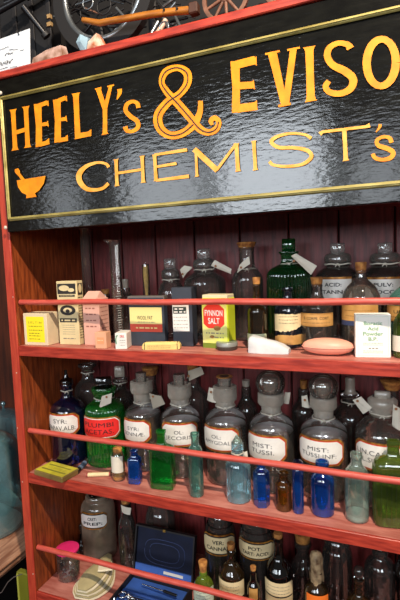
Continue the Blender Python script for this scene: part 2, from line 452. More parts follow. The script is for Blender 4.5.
def backb(m):
    gx = [-.0] + [at(g, 235, DEP).x for g in (91.5, 121, 155, 194, 239.5, 288.5, 338.5, 395)]
    while gx[-1] < XR-.1: gx.append(gx[-1]+.093)
    gx.append(XR)
    m.box((0, DEP+.006, -1.29), (XR, DEP+.011, ZC0-.003), M_groove)
    gx = [g for g in gx if g >= 0]
    for a, b in zip(gx, gx[1:]):
        if b-a > .01: m.box((a+.0014, DEP, -1.29), (b-.0014, DEP+.0065, ZC0-.004), M_back, bev=.0015)
part('back_boards', backb)
part('top_board', lambda m: m.box((XL-.004, .0, ZC0-.0), (XR+.023, DEP+.02, ZC1-.002), M_red))
part('cornice', lambda m: (m.box((XL-.012, -.018, ZC0+.0005), (XR+.03, -.0005, ZC1), M_red, bev=.0015),
                            m.box((XL-.010, -.014, ZC1), (XR+.028, -.002, ZC1+.0025), M_red, bev=.001)))
# underside behind the sign
part('head_board', lambda m: m.box((.0004, .004, .498), (XR-.0004, DEP-.001, .512), M_back))
for zr_ in (.3455, .0847, -.1624):
    # turned rails, slightly uneven
    mb = MB(); pts = [(.0015+(XR-.003)*k/24, .011, zr_+.0006*math.sin(k*1.1+zr_*9)) for k in range(25)]
    mb.tube(pts, .0052, M_rail, 14); mb.build('guard_rail', cab)
# nail heads on the stile
for px, py in ((13, 297), (16.5, 373), (17.5, 428), (22.5, 482), (33, 574)):
    p = at(px, py, -.003); mb = MB(); mb.lathe(p, [(.0011, 0), (.0006, .0006)], M_paper, 10, cap1=True, mtx=Matrix.Rotation(PI/2, 3, 'X')); mb.build('nail_head', cab)

# ------------------------------------------------------------------ the sign board
YS = -.014
sz0, sz1 = at(200, 217.3, YS).z, ZC0
sign = thing('shop_sign', 'glossy black sign board with gold chemist lettering above the top shelf', 'sign', (0, YS, sz0))
sx0 = at(2.2, 160, YS).x
part('board', lambda m: m.box((sx0, YS, sz0), (XR+.02, -.0036, sz1-.0002), M_black, bev=.0012), sign)
YF = YS-.0002
def gilt():
    zt_, zb = at(200, 54, YF).z, at(200, 201.8, YF).z; xl = at(5.2, 150, YF).x; xr = XR+.0
    for a, b in (((xl, zt_), (xr, zt_)), ((xl, zb), (xr, zb)), ((xl, zt_), (xl, zb)), ((xr, zt_), (xr, zb))):
        hz = a[1] == b[1]
        m = MB(); w = .0036
        (x0, z0), (x1, z1) = (min(a[0], b[0]), min(a[1], b[1])), (max(a[0], b[0]), max(a[1], b[1]))
        m.box((x0-w, YS-.004, z0-w), (x1+w, YS-.0001, z1+w), M_gilt, bev=.0016)
        v = .0012
        m.box((x0-v, YS-.0058, z0-v), (x1+v, YS-.0035, z1+v), M_gilt, bev=.0008)
        m.build('frame_moulding', sign)
gilt()
OC = [0]
def spt(x, y, o=.0005):
    p = at(x, y, YF); p.y = YF-o-OC[0]; return p
def poly(m, pts, mt, o=.0005):
    OC[0] += 4e-6
    m.add([spt(x, y, o) for x, y in pts], [tuple(range(len(pts)))], mt)
def smoothpath(p, n=6):
    q = []
    for i in range(len(p)-1):
        a, b, c, d = p[max(i-1, 0)], p[i], p[i+1], p[min(i+2, len(p)-1)]
        for k in range(n):
            t = k/n
            q.append(tuple(.5*((2*b[j]) + (-a[j]+c[j])*t + (2*a[j]-5*b[j]+4*c[j]-d[j])*t*t + (-a[j]+3*b[j]-3*c[j]+d[j])*t**3) for j in range(len(b))))
    q.append(p[-1]); return q
def ribbon(m, pts, w, mt, o=.0005, sm=True):
    """pts (x, y[, width])"""
    k_ = 1.3 if mt is M_gold_glare else 1
    pts = [(p[0], p[1], (p[2] if len(p) > 2 else w)*k_) for p in pts]
    if sm: pts = smoothpath(pts)
    vs = []
    for i, p in enumerate(pts):
        OC[0] += 2.5e-6
        a, b = pts[max(i-1, 0)], pts[min(i+1, len(pts)-1)]
        dx, dy = b[0]-a[0], b[1]-a[1]; l = math.hypot(dx, dy) or 1
        nx, ny = -dy/l*p[2]/2, dx/l*p[2]/2
        vs += [spt(p[0]+nx, p[1]+ny, o), spt(p[0]-nx, p[1]-ny, o)]
    m.add(vs, [(2*i, 2*i+1, 2*i+3, 2*i+2) for i in range(len(pts)-1)], mt)
def stem(m, a, b, w, mt, serif=1.6, s0=True, s1=True):
    """upright stroke with little bracketed feet"""
    (x0, y0), (x1, y1) = a, b; h = w/2; k = .22*serif
    L_, R_ = [], []
    pr = [(0, h+(serif if s0 else 0)), (.03, h+(serif*.35 if s0 else 0)), (.09, h), (.5, h*.92), (.91, h), (.97, h+(serif*.35 if s1 else 0)), (1, h+(serif if s1 else 0))]
    for t, q in pr:
        x, y = x0+(x1-x0)*t, y0+(y1-y0)*t
        sl = -.17
        L_.append((x-q, y-sl*q)); R_.append((x+q, y+sl*q))
    vs = L_+R_[::-1]
    n = len(L_); OC[0] += 4e-6
    m.add([spt(x, y) for x, y in L_+R_], [(i, i+1, n+i+1, n+i) for i in range(n-1)], mt)
def letters(m):
    g = M_gold; OC[0] = 0
    stem(m, (13.2, 109.5), (15.4, 150.3), 4.6, g); stem(m, (26, 106.4), (28, 147.6), 4.6, g); ribbon(m, [(15, 132.8), (27, 129.2)], 4, g, .0006, False)
    def Eb(tl, tr, bl, br, mid, w, th, o=.0):
        poly(m, [tl, (tl[0]+w+1, tl[1]-.6), (bl[0]+w, bl[1]-1), bl, ((tl[0]+bl[0])/2+1.2, (tl[1]+bl[1])/2)], g)
        ribbon(m, [(tl[0]+w*.6, tl[1]+th/2-.3), (tr[0]-1, tr[1]+th/2), ], th, g, .0006, False)
        poly(m, [(tr[0]-3, tr[1]+th*.9), (tr[0]-1, tr[1]+th*.2), tr, (tr[0]+.4, tr[1]+th+1.8)], g, .0006)
        poly(m, [(br[0]-3, br[1]-th*.9), (br[0]-.3, br[1]-th-2), (br[0], br[1]), (br[0]-2, br[1]+.2)], g, .0006)
        ribbon(m, [(bl[0]+w*.6, bl[1]-th/2-.3), (br[0]-.2, br[1]-th/2)], th, g, .0006, False)
        ribbon(m, [(tl[0]+w*.6, mid[1]+1.2), (mid[0]-1.5, mid[1]), (mid[0], mid[1]-.2, th+2.4)], th*.85, g, .0006, False)
    Eb((34, 104.3), (48.6, 100.4), (35.8, 147.2), (49.6, 144.2), (48.6, 124), 6.6, 4.2)
    Eb((53.2, 99.8), (67, 95.6), (54.6, 142.9), (68.2, 140.8), (67, 119), 6.6, 4.2)
    Eb((230.5, 61.5), (256.5, 56), (232, 113.2), (257.4, 110.2), (254.5, 85), 8.2, 8.2)
    # L
    stem(m, (76, 93.2), (78, 138), 5.6, g, s1=False)
    poly(m, [(75, 139.4), (75.6, 133.5), (88, 131.8), (91.6, 129.2), (91.6, 136)], g, .0006)
    # Y
    stem(m, (105.2, 107), (105.2, 134.5), 4.6, g, s0=False)
    ribbon(m, [(98.3, 88.6, 5), (105, 108.5, 4.6)], 4, g, .0007, False); ribbon(m, [(111, 86, 3.2), (105.6, 108, 4)], 4, g, .0008, False)
    ribbon(m, [(95.3, 89.4), (101.7, 87.8)], 1.6, g, .0007, False); ribbon(m, [(107.6, 86.8), (114.2, 85.2)], 1.5, g, .0007, False)
    ribbon(m, [(119.6, 89, 4.6), (119.8, 93, 4), (117.2, 99.5, 1)], 4, g)
    ribbon(m, [(138.6, 108, 4.6), (137.4, 103.4, 4), (132.4, 101.6, 3.4), (127, 104.6, 4), (126, 111, 4.4), (131, 116.6, 4.6), (137.4, 121.4, 4.6), (138, 127.6, 4.2), (132.4, 131.4, 3.6), (127, 130.6, 4), (125.4, 126.6, 4.8)], 4, g)
    # ampersand
    A = [(290, 300, 10), (284, 284, 14), (300, 272, 16), (316, 288, 16), (306, 316, 20), (276, 330, 20), (240, 316, 24), (200, 270, 26), (155, 218, 26), (112, 172, 22), (88, 130, 18), (104, 88, 22), (150, 72, 20), (188, 92, 26),
         (190, 134, 24), (160, 176, 22), (112, 210, 26), (74, 262, 28), (82, 314, 28), (124, 342, 24), (174, 332, 24), (216, 298, 24), (240, 252, 18), (243, 204, 14)]
    A = [(140+x/4, 50+y/4, w/4*1.28) for x, y, w in A]
    ribbon(m, A, 5, g)
    ribbon(m, [(x, y, 1.1) for x, y, w in A[3:-2]], 1.1, M_ink, .0009)
    # V I S O N
    ribbon(m, [(272.5, 53.4, 9), (284.6, 105, 6.5)], 8, g, .0006, False); ribbon(m, [(293.6, 49.6, 6.6), (286, 105, 6.5)], 6, g, .0007, False)
    ribbon(m, [(265.4, 54.6), (280, 51.6)], 2, g, .0007, False); ribbon(m, [(287.6, 50.6), (300, 48)], 2, g, .0007, False); ribbon(m, [(278.6, 106.4), (291, 104)], 2.4, g, .0007, False)
    stem(m, (309.4, 47), (311, 101.6), 8.2, g, 2.4)
    ribbon(m, [(350.5, 49, 8), (347.5, 45, 6), (338, 43.6, 5), (329.5, 48.5, 6), (327.6, 57, 7), (333, 65.5, 7), (345, 71.5, 8), (353, 79, 8), (351, 88.5, 7), (341, 93.8, 6), (330, 92.6, 6), (325.8, 87, 6), (329, 81.4, 5)], 6, g)
    O = [(381.3+14.6*math.cos(a)+.5*math.sin(a), 63-(23.4*math.sin(a)), 6.6+1.6*abs(math.cos(a))) for a in [2*PI*k/24 for k in range(25)]]
    ribbon(m, O, 7, g, .0005, False)
    stem(m, (411, 26), (413, 80), 7, g, 2.2); stem(m, (438, 19), (440, 74), 6, g, 2.2); ribbon(m, [(409, 26), (440, 75)], 8, g, .0006, False)
    # CHEMIST's
    p = M_gold_glare
    ribbon(m, [(109.4, 167.4, 2.6), (106, 163.8, 2), (98, 162.8, 2), (87, 166.4, 3), (80, 174, 4.2), (80.6, 182, 4.2), (87, 188.8, 3.4), (96, 190, 2.6), (104, 188, 2.4), (109, 183.4, 2.6)], 2.6, p)
    def st(a, b, w=3.4): stem(m, a, b, w, p, 1.1)
    st((116.6, 159.4), (117.6, 186.2)); st((142.6, 156), (143.8, 182.8)); ribbon(m, [(117.6, 173.4), (143, 169.6)], 2, p, .0006, False)
    st((155, 154.6), (156.6, 181)); ribbon(m, [(155, 155), (187.6, 150, 2.6)], 1.9, p, .0006, False); ribbon(m, [(156, 167.2), (177, 163.6, 2.4)], 1.8, p, .0006, False); ribbon(m, [(156.4, 180.6), (189.4, 176.4, 2.8)], 2, p, .0006, False)
    st((196.2, 149.6), (197.4, 176.8), 2.6); ribbon(m, [(194.6, 149.4), (217.6, 170.6)], 4.2, p, .0006, False); ribbon(m, [(217.2, 170.2), (236.6, 143.8)], 2, p, .0007, False); st((236.6, 143.6), (238.4, 171.6), 4)
    st((254, 141), (255.8, 170.4), 3.6)
    ribbon(m, [(311.4, 138.6, 2.8), (305, 135, 2), (292, 133.6, 2), (278, 136.6, 2.6), (271.6, 142, 3), (279, 147.6, 2.8), (295, 148, 2.6), (308, 151, 3), (311.4, 157.6, 3), (302, 164.6, 2.4), (286, 166.6, 2.2), (274, 165.2, 2.2), (269.6, 161.8, 2.8)], 2.6, p)
    ribbon(m, [(320, 134.4, 3.4), (323, 132.2, 2.2), (366, 127, 2.2), (370, 125.6, 3.4)], 2.2, p, .0006, False); stem(m, (344.4, 130), (346, 161), 4.4, p, 1.2, s0=False)
    ribbon(m, [(380.4, 124.6, 3.2), (379.4, 128, 2.6), (376, 132.4, .8)], 2, g)
    ribbon(m, [(391.4, 143, 4.6), (389.6, 138.4, 4), (383, 137.2, 3.2), (377, 140.6, 3.8), (378.4, 145.8, 4.4), (387, 148.8, 4.8), (393, 152.6, 5), (390.6, 158, 4.4), (382, 160, 3.6), (375, 158, 4), (372.8, 154, 4)], 4, g)
part('lettering', letters, sign)
def mortar(m):
    g = M_gold
    poly(m, [(17.6, 180.6), (46.4, 176), (44.6, 184), (40, 190.6), (36, 193.4), (37.4, 196.8), (27, 198.4), (27.4, 195), (22.6, 192.6), (19, 187.4)], g)
    ribbon(m, [(17.4, 169, 3.6), (18.6, 172, 5), (20.4, 175, 3), (24.6, 180.6, 3.6)], 4, g, .0007)
part('mortar_emblem', mortar, sign)
for px, py in ((5.6, 227.6), (.6, 93)):
    p = at(px, py, YS-.0003); mb = MB(); mb.lathe(p, [(.0036, 0), (.0034, .0012), (.002, .0024)], mat('screw_cap', rgb(206, 196, 180), .4), 14, cap1=True, mtx=Matrix.Rotation(PI/2, 3, 'X')); mb.build('screw_cap', sign)
# ================================================================== SHELF WITH THE SHOP ROUNDS (middle)
GR = 'large stoppered shop round bottles on the middle shelf'
YM = .108
def necks(t): pass
vessel('shop_round_bottle', 'large cobalt blue bottle labelled SYR: PAPAV.ALB: at left end of middle shelf', 'bottle', .082, Z2, 67.3,
       [(383, 6), (385, 6.6), (386, 5), (396, 5), (399, 8), (402, 13.4), (407, 17), (412, 17.5)], G_cobalt, GR,
       stop=[(370, 1.6), (378, 2), (379, 6), (383, 7), (385, 4)], stopm=G_black, ringy=(390, 5.2),
       lab=dict(kind='sy', at=(61.5, 424.5, 15.5, 11), hw=17.5, lines=['SYR:', 'PAPAV.ALB:'], wd=[.7, 1.5]))
vessel('shop_round_bottle', 'large ribbed emerald bottle with scarlet PLUMBI ACETAS label', 'bottle', .10, Z2, 104.3,
       [(387, 11.5), (389, 12), (393, 11), (394, 9.5), (399, 9.5), (401, 12), (405, 18), (410, 19.3)], G_green, GR, cross=ribs(34, .05), seg=136,
       plate=(377, 389, 8, G_black), ringy=(397, 9.7),
       lab=dict(kind='sy', at=(101, 428.5, 17, 11), hw=20, lines=['PLUMBI', 'ACETAS.'], fld=M_scar, border=(None, M_white), wd=[1.3, 1.3]))
def round_(label, cx, prof, stop, lab, Y=YM, g=None, ringy=None, **k):
    return vessel('shop_round_bottle', label, 'bottle', Y, Z2, cx, prof, g or G_clear, GR, stop=stop, stopm=G_stop, ringy=ringy, lab=lab, **k)
def collar(t, Y, cx, pr):     # the frosted ground neck flange, a part of its own
    X = t.location.x; ps = []
    for py, hw in pr:
        z = at(cx, py, Y).z; ps.append((hw*depth(Vector((X, Y, z)))/F, z))
    m = MB(); m.lathe((X, Y, 0), ps[::-1], G_frost, 36, cap0=False); m.build('neck_flange', t)
t = round_('large clear bottle labelled SYR: SENNÆ. right of the emerald one', 142.5,
       [(401, 8.2), (403, 9), (406, 14), (410, 17.6), (415, 18.3)], [(372.5, 5.2), (374, 5.4), (388, 4.6)],
       dict(kind='sy', at=(136, 431, 13.5, 12), hw=18.3, lines=['SYR:', 'SENNÆ.'], wd=[.7, 1.3], th=.31), liquid=411, ringy=(401.5, 8.4))
collar(t, YM, 142.5, [(380, 9), (381, 11.2), (389, 11.5), (392, 10.6), (393, 8.6), (402, 8.2)])
t = round_('large clear bottle labelled OL: JECORIS. behind the small green bottle', 180.3,
       [(404, 9.2), (406, 10), (409, 15), (413, 19), (418, 19.9)], [(374, 5.8), (376, 6), (390, 5)],
       dict(kind='sy', at=(179, 435, 17, 12.4), hw=19.9, lines=['OL:', 'JECORIS.'], wd=[.42, 1.3], th=.31), liquid=419, ringy=(403, 9.4))
collar(t, YM, 180.3, [(383, 9.5), (384, 11.8), (394, 12.2), (397, 11.4), (398, 9.5), (405, 9.2)])
t = round_('large clear bottle labelled OL: AMYGDAL: with brown-rimmed stopper', 225.5,
       [(406, 9), (408, 10.5), (411, 16), (416, 20), (421, 21)], [(376.5, 6.8), (378, 7), (390, 6)],
       dict(kind='sy', at=(220.5, 439.5, 17, 12.6), hw=21, lines=['OL:', 'AMYGDAL:'], wd=[.42, 1.3], th=.31), liquid=421, ringy=(405, 9.4))
collar(t, YM, 225.5, [(385, 9.5), (386, 11.9), (396, 12.3), (399, 11.6), (400, 9.4), (407, 9)])
X = t.location.x; z = at(225.5, 376.5, YM).z; r = 7.2*depth(Vector((X, YM, z)))/F
mb = MB(); mb.lathe((X, YM, 0), [(r*.8, z-.0015), (r*1.15, z-.0005), (r*1.15, z+.0006), (r*.7, z+.0008)], M_cork, 24); mb.build('stopper_rim', t)
def domed(label, cx, dy, lab, prof, Y=YM):
    hw = prof[-1][1]
    t = round_(label, cx, prof, None, lab, Y=Y, liquid=prof[-1][0], ringy=(prof[0][0]+1, prof[0][1]+.3))
    X = t.location.x
    def cv(pr):
        o = []
        for py, h in pr: z = at(cx, py+dy, Y).z; o.append((h*depth(Vector((X, Y, z)))/F, z))
        return o[::-1]
    m = MB(); m.lathe((X, Y, 0), chaikin(cv([(370.6, .5), (371, 5), (373, 10), (377, 14), (382, 15), (387, 14.2), (391, 12.4), (393, 11.4)]), 2), G_clear, 36, cap1=True); m.build('glass_cap', t)
    m = MB(); m.lathe((X, Y, 0), chaikin(cv([(378, 7.5), (380, 8.2), (388, 7.4), (392, 7)]), 1), G_stop, 30, cap1=True); m.build('stopper', t)
    m = MB(); m.lathe((X, Y, 0), cv([(392, 11), (393, 13), (401.5, 13.4), (404, 12), (405, 9.8), (413, 9.4)]), G_frost, 36, cap0=False); m.build('neck_flange', t)
    return t
domed('large clear dome-capped bottle labelled MIST: TUSSI.', 271.3, 0,
      dict(kind='sy', at=(266.5, 448.5, 18.6, 14.2), hw=22.5, lines=['MIST:', 'TUSSI.'], wd=[.8, .95], th=.31),
      [(411, 9.6), (413, 11), (416, 16), (421, 21), (427, 22.4)])
domed('large clear dome-capped bottle labelled MIST: TUSSI:INF:', 323.6, 4,
      dict(kind='sy', at=(321, 452, 20.5, 13.8), hw=23.6, lines=['MIST:', 'TUSSI:INF:'], wd=[.75, 1.3], th=.31),
      [(416, 10.2), (418, 11.6), (421, 17), (426, 22), (432, 23.5)])
t = round_('large clear wide bottle labelled LIN.CAMPH: at right end of middle shelf', 382.5,
      [(413, 11.5), (416, 13), (420, 19), (427, 25), (434, 26.6)], None,
      dict(kind='sy', at=(380, 457.5, 22, 15), hw=26.6, lines=['LIN.CAMPH:', 'OL.SUCCIN:'], wd=[1.6, 1.6], th=.34), Y=.112, plate=(391, 401, 7.5, G_frost), ringy=(412, 12))
collar(t, .112, 382.5, [(396, 10), (399, 14), (403, 14.4), (406, 13), (408, 11.6), (415, 11.4)])

# back row of the middle shelf
GB = 'dim bottles in the back row of the middle shelf'
YB = .188
vessel('glass_bottle', 'grimy clear wide-lipped bottle behind the cobalt and emerald bottles', 'bottle', .162, Z2, 88, [(364, 9), (366, 9.5), (368, 5.5), (378, 5.5), (381, 9), (386, 13.5), (392, 14)], G_dim, GB, ringy=(372, 6), open_=True)
vessel('glass_bottle', 'dark bottle with square stopper between emerald and SYR: SENNÆ. bottles', 'bottle', YB, Z2, 120.5, [(378, 7), (380, 8), (383, 6), (388, 6), (391, 9), (396, 12), (402, 12.4)], G_smoke, GB, plate=(366, 377, 5, G_frost), ringy=(382, 6.5))
vessel('glass_bottle', 'corked grimy bottle behind the SYR: SENNÆ. bottle', 'bottle', YB, Z2, 151.5, [(374, 5.6), (376, 5.4), (392, 6), (396, 9), (402, 12.5), (408, 13)], G_dim, GB, cork=(367, 374, 8.6, 6.4))
vessel('glass_bottle', 'grimy tagged bottle behind the OL: JECORIS. bottle', 'bottle', YB, Z2, 193.5, [(371, 5), (373, 6), (385, 6), (389, 9), (394, 14), (400, 15)], G_dim, GB, cork=(365, 371, 5.5, 5))
vessel('glass_bottle', 'corked dim bottle between the two dome-capped bottles', 'bottle', YB, Z2, 304, [(388, 5), (390, 6), (400, 6), (403, 9), (408, 12.5), (414, 13)], G_smoke, GB, cork=(380, 388, 3.6, 3.2))
vessel('glass_bottle', 'dusty bottle with tall glass stopper left of LIN.CAMPH: bottle', 'bottle', .178, Z2, 350.3, [(392, 9), (394, 9.6), (400, 8), (403, 8.4), (407, 12), (413, 17), (420, 18)], G_smoke, GB, stop=[(377.5, 4.4), (379, 4.8), (391, 4.6), (393, 7)], stopm=G_frost, ringy=(401, 8.4))
vessel('glass_bottle', 'bottle with a flared cork above the LIN.CAMPH: bottle at right edge', 'bottle', .190, Z2, 392, [(389, 7), (391, 7), (400, 7.5), (403, 10), (408, 14), (412, 14.6)], G_smoke, GB, cork=(380, 389, 11.5, 7))
vessel('glass_bottle', 'dim bottle behind between OL: AMYGDAL: and MIST: TUSSI.', 'bottle', YB, Z2, 246.5, [(386, 4), (388, 5), (398, 5), (402, 8), (408, 11), (414, 11.4)], G_smoke, GB, stop=[(380, 4), (386, 3.6)], stopm=G_frost)

# swing tags
GT = 'paper swing tags tied to the bottle necks'
paper_tag('paper tag across the shoulder of the emerald PLUMBI bottle', [(102, 396), (112, 393), (111, 403), (99, 408)], .072, (104, 398), hole=(106.5, 397), group=GT)
paper_tag('crumpled tag on the right shoulder of the SYR: SENNÆ. bottle', [(149, 393), (161, 396), (165, 404), (153, 409)], .098, (149, 398), hole=(153, 396.5), group=GT, m=mat('grey_paper', rgb(170, 160, 142), .8))
paper_tag('grey paper tag lifted above the OL: JECORIS. bottle', [(188, 371), (201, 366.5), (204, 374), (189, 381)], .125, (186, 378), hole=(188.5, 376), group=GT, m=MATS['grey_paper'])
paper_tag('white paper tag at left of the OL: AMYGDAL: neck', [(209, 387), (213, 388), (216, 403), (207, 400)], .098, (216, 401), hole=(211, 392), group=GT)
paper_tag('white tag scrap right of the MIST: TUSSI. neck', [(285, 392), (290.5, 392.5), (289, 404), (283.5, 403)], .13, group=GT)
paper_tag('white tag with eyelet left of the MIST: TUSSI:INF: neck', [(301.5, 396), (307, 395), (309.5, 408), (302, 406.5)], .115, (312, 408), hole=(304.8, 400), group=GT)
paper_tag('paper tag left of the LIN.CAMPH: neck', [(352.5, 400), (361, 396.5), (372, 408), (363, 414)], .098, (372, 412), hole=(357.5, 401), group=GT)
paper_tag('paper tag right of the LIN.CAMPH: neck', [(393, 404), (400, 408), (402, 432), (392, 426)], .088, (392, 410), hole=(396, 409), group=GT)

# front row: small bottles
GF = 'small bottles along the front of the middle shelf'
def small(label, Y, cx, prof, g, **k): return vessel(k.pop('name', 'small_bottle'), label, 'bottle', Y, Z2, cx, prof, g, GF, **k)
def plain(col): return lambda m, sf, W, H: octo(m, sf, W, H, H*.06, .0003, col)
small('small corked vial of amber oil with a white wrap label', .036, 117.8, [(451.5, 4.6), (453, 5), (456, 6.2), (459, 6.5)], G_clear, cork=(447.5, 451.5, 4.6, 4.4), fill=(474.5, mat('amber_oil', rgb(245, 170, 40), .3)),
      lab=dict(kind='p', at=(116.5, 465, 5.6, 8.4), hw=6.5, draw=plain(M_paper)), name='vial')
def pan(label, Y, cx, prof, g, a, b, rot, p=8, **k): return small(label, Y, cx, prof, g, cross=Aspect(a, b, p), rot=rot, **k)
ph = lambda X, Y: bearing(X, Y)
pan('small square cobalt bottle right of the amber oil vial', .034, 134.3, [(450, 3.4), (451, 3.8), (452, 3), (456, 3.2), (458, 6), (461, 6.2)], G_blue, 1.0, .8, .18, open_=True)
pan('rectangular emerald green bottle in front of OL: JECORIS.', .036, 161.5, [(430, 4.6), (433, 4.8), (434, 3.6), (443, 4), (445, 8), (447, 11.4), (450, 12)], G_green, 1.0, .62, .12, open_=True)
small('slender teal bottle beside the rectangular green one', .030, 195, [(433, 4.4), (436, 4.6), (437, 3.6), (445, 3.8), (447, 6), (450, 7.1), (453, 7.3)], G_teal, open_=True)
t = small('pale aqua fluted bottle in front of OL: AMYGDAL:', .040, 237.6, [(442, 5.8), (450, 6.2), (451, 5), (455, 5.6), (458, 9), (463, 12), (467, 12.4)], G_aqua, cross=ribs(16, .03), seg=96, stop=[(435, .6), (436.5, 2), (441, 5.2), (443, 5.2)], stopm=G_sea, ringy=(452.5, 5.6))
small('squat octagonal cobalt bottle in front of MIST: TUSSI.', .032, 261, [(461, 4.4), (463, 4.6), (464, 3.6), (468, 4), (470, 7), (472, 8.1)], G_blue, cross=ngon(6), seg=48, rot=.3, chk=1, open_=True)
small('small amber brown bottle between two cobalt ones', .033, 283.4, [(472, 5), (474, 5.2), (475, 4), (480, 4.4), (483, 7.4), (486, 8)], G_amber, open_=True)
small('narrow capped cobalt tube bottle right of the amber one', .031, 297.6, [(461.5, 5), (463, 5.4), (466, 5), (467, 4), (469, 5.3), (472, 5.5)], G_blue, stop=[(460.5, 3), (461, 4.8), (465, 4.8)], stopm=G_cobalt,)
small('bright cobalt round bottle in front of MIST: TUSSI:INF:', .042, 322.2, [(461, 6.4), (464, 6.8), (466, 6), (467, 5.4), (471, 5.8), (474, 9), (478, 11.2), (482, 11.4)], G_blue, open_=True)
small('pale seafoam bottle with white powder near right end', .042, 356.5, [(453, 5.8), (457, 6), (459, 5), (464, 5.4), (467, 8), (471, 11), (475, 11.6)], G_sea, open_=True, fill=(512, mat('white_powder', rgb(214, 220, 210), .9, var=.15, scale=200, bump=.5)))
t = pan('olive green ribbed flat bottle at right edge of the middle shelf', .046, 393, [(440, 6), (444, 6.6), (446, 5.6), (455, 6), (458, 12), (461, 17), (466, 18.6)], G_olive, 1.0, .62, .16, p=5, open_=True)
mb = MB(); X0, Y0 = t.location.x, t.location.y; R = t['_r']; zt_ = at(393, 468, .046).z
rm = Matrix.Rotation(.16, 3, 'Z'); cs = Aspect(1, .62, 5)
for k in range(28):
    a = 2*PI*k/28 + .05; q = rm @ Vector((R*cs.x(a), R*cs.y(a), 0)); p = Vector((X0, Y0, 0))+q
    mb.tube([(p.x, p.y, .006), (p.x, p.y, zt_)], .0009, G_olive, 6)
mb.build('rib_mouldings', t)
paper_tag('tiny white tag hanging at the pale aqua bottle neck', [(243.5, 452), (247, 451), (248, 459), (243, 459.5)], .03, group=GT)

# tin, tube, stick
p0, p1, p2, p3 = [atz(x, y, .011) for x, y in ((36.8, 471.5), (50.5, 461.5), (76, 466.5), (65.5, 480))]
def obox(name, label, cat, ctr, U, w, d, h, z, draw=None, m=None, bev=.0015, group=None, lid=None, parent_only=False):
    """box on a level surface: ctr at base, U = direction of the front edge"""
    t = thing(name, label, cat, (ctr.x, ctr.y, z), group)
    U = Vector((U.x, U.y, 0)).normalized(); V = Vector((-U.y, U.x, 0))
    R = Matrix((U, V, Vector((0, 0, 1)))).transposed()
    b = MB(); b.box((ctr.x-w/2, ctr.y-d/2, z+.0002), (ctr.x+w/2, ctr.y+d/2, z+h), m, rot=R, piv=(ctr.x, ctr.y, z), bev=bev); b.build('body' , t)
    fr = flat_surf(Vector((ctr.x, ctr.y, z+h/2))-V*(d/2), U, (0, 0, 1))
    sd = flat_surf(Vector((ctr.x, ctr.y, z+h/2))+U*(w/2), V, (0, 0, 1))
    tp = flat_surf(Vector((ctr.x, ctr.y, z+h)), U, V)
    if draw:
        b = MB(); draw(b, fr, sd, tp, w, d, h); b.build('label', t)
    return t, R, U, V
M_ytin = mat('yellow_tin_top', rgb(214, 208, 62), .45, col2=rgb(178, 168, 48), scale=40)
M_tinb = mat('tarnished_tin', rgb(150, 128, 74), .4, metal=.3, var=.4)
U = (p3-p0); w = U.length; d = (p1-p0).length
def drw(b, fr, sd, tp, w, d, h):
    rect(b, tp, -w/2+.002, w/2-.002, -d/2+.002, d/2-.002, .0003, M_ytin)
    rect(b, tp, -w*.38, w*.38, d*.16, d*.24, .0005, mat('olive_print', rgb(130, 128, 44), .6)); rect(b, tp, -w*.4, w*.42, -d*.24, -d*.14, .0005, MATS['olive_print'])
    for k in range(4): smallprint(b, tp, -w*.3, w*.34, -d*.02+k*.0022-.002, .0012, MATS['olive_print'], .0005)
obox('flat_tin', 'flat yellow-lidded tin lying at the front left of the middle shelf', 'tin', (p0+p2)/2, U, w, d, .011, Z2, drw, M_tinb)
a, b_ = atz(77.5, 471, .005), atz(87, 460.5, .005)
t = thing('glass_tube', 'short dark labelled tube lying beside the yellow tin', 'tube', (a.x, a.y, Z2)); a.z = b_.z = .0052
mb = MB(); mb.tube([a, b_], .005, G_smoke, 16); mb.build('body', t)
mb = MB(); mb.tube([a+(b_-a)*.2, a+(b_-a)*.75], .0052, mat('blue_grey_label', rgb(110, 130, 160), .6, var=.3), 16); mb.build('label', t)
mb = MB(); mb.tube([a-(b_-a)*.08, a+(b_-a)*.1], .0054, M_dark, 16); mb.build('cap', t)
a, b_ = atz(86.5, 475, .004), atz(110.5, 474, .004); a.z = b_.z = .0042
t = thing('paper_roll', 'thin white paper roll lying in front of the emerald bottle', 'paper roll', (a.x, a.y, Z2))
mb = MB(); mb.tube([a, b_], .0040, M_cream, 14); mb.build('wrapper', t)
for q, v in ((0, .06), (.94, 1)):
    mb = MB(); mb.tube([a+(b_-a)*q, a+(b_-a)*v], .00412, mat('dull_red_print', rgb(150, 70, 60), .6), 14); mb.build('end_band', t)

# ================================================================== TOP SHELF
# cardboard and tins
def B4(name, label, cat, xl, xr, yb, yt, Yf, side, m, draw, z=Z1, yr=None, bev=.0008, group=None, zb=None, dep=None):
    """front face from xl..xr at depth Yf; side face ends at px side (depth solved along the edge)"""
    a = at(xl, yb, Yf); c = at(xr, yb, Yf if yr is None else yr); U = c-a; U.z = 0
    V = Vector((-U.y, U.x, 0)).normalized()
    zz = z; a.z = c.z = zz; w = U.length
    mid = (a+c)/2; zt_ = at((xl+xr)/2, yt, mid.y).z
    lo, hi = .002, .25                               # depth so that the far side edge lands at px side
    for _ in range(40):
        dd = (lo+hi)/2; q = c+V*dd; v = q-C; x = 200+F*(v.dot(RT*cr-UP*sr))/v.dot(FWD)
        if x < side: lo = dd
        else: hi = dd
    d = dep or lo
    return obox(name, label, cat, mid+V*(d/2), U, w, d, zt_-zz, zz, draw, m, bev, group)
M_card = mat('pale_card', rgb(226, 206, 170), .75, var=.12, scale=30)
M_ylab = mat('bright_yellow_label', rgb(244, 224, 30), .6)
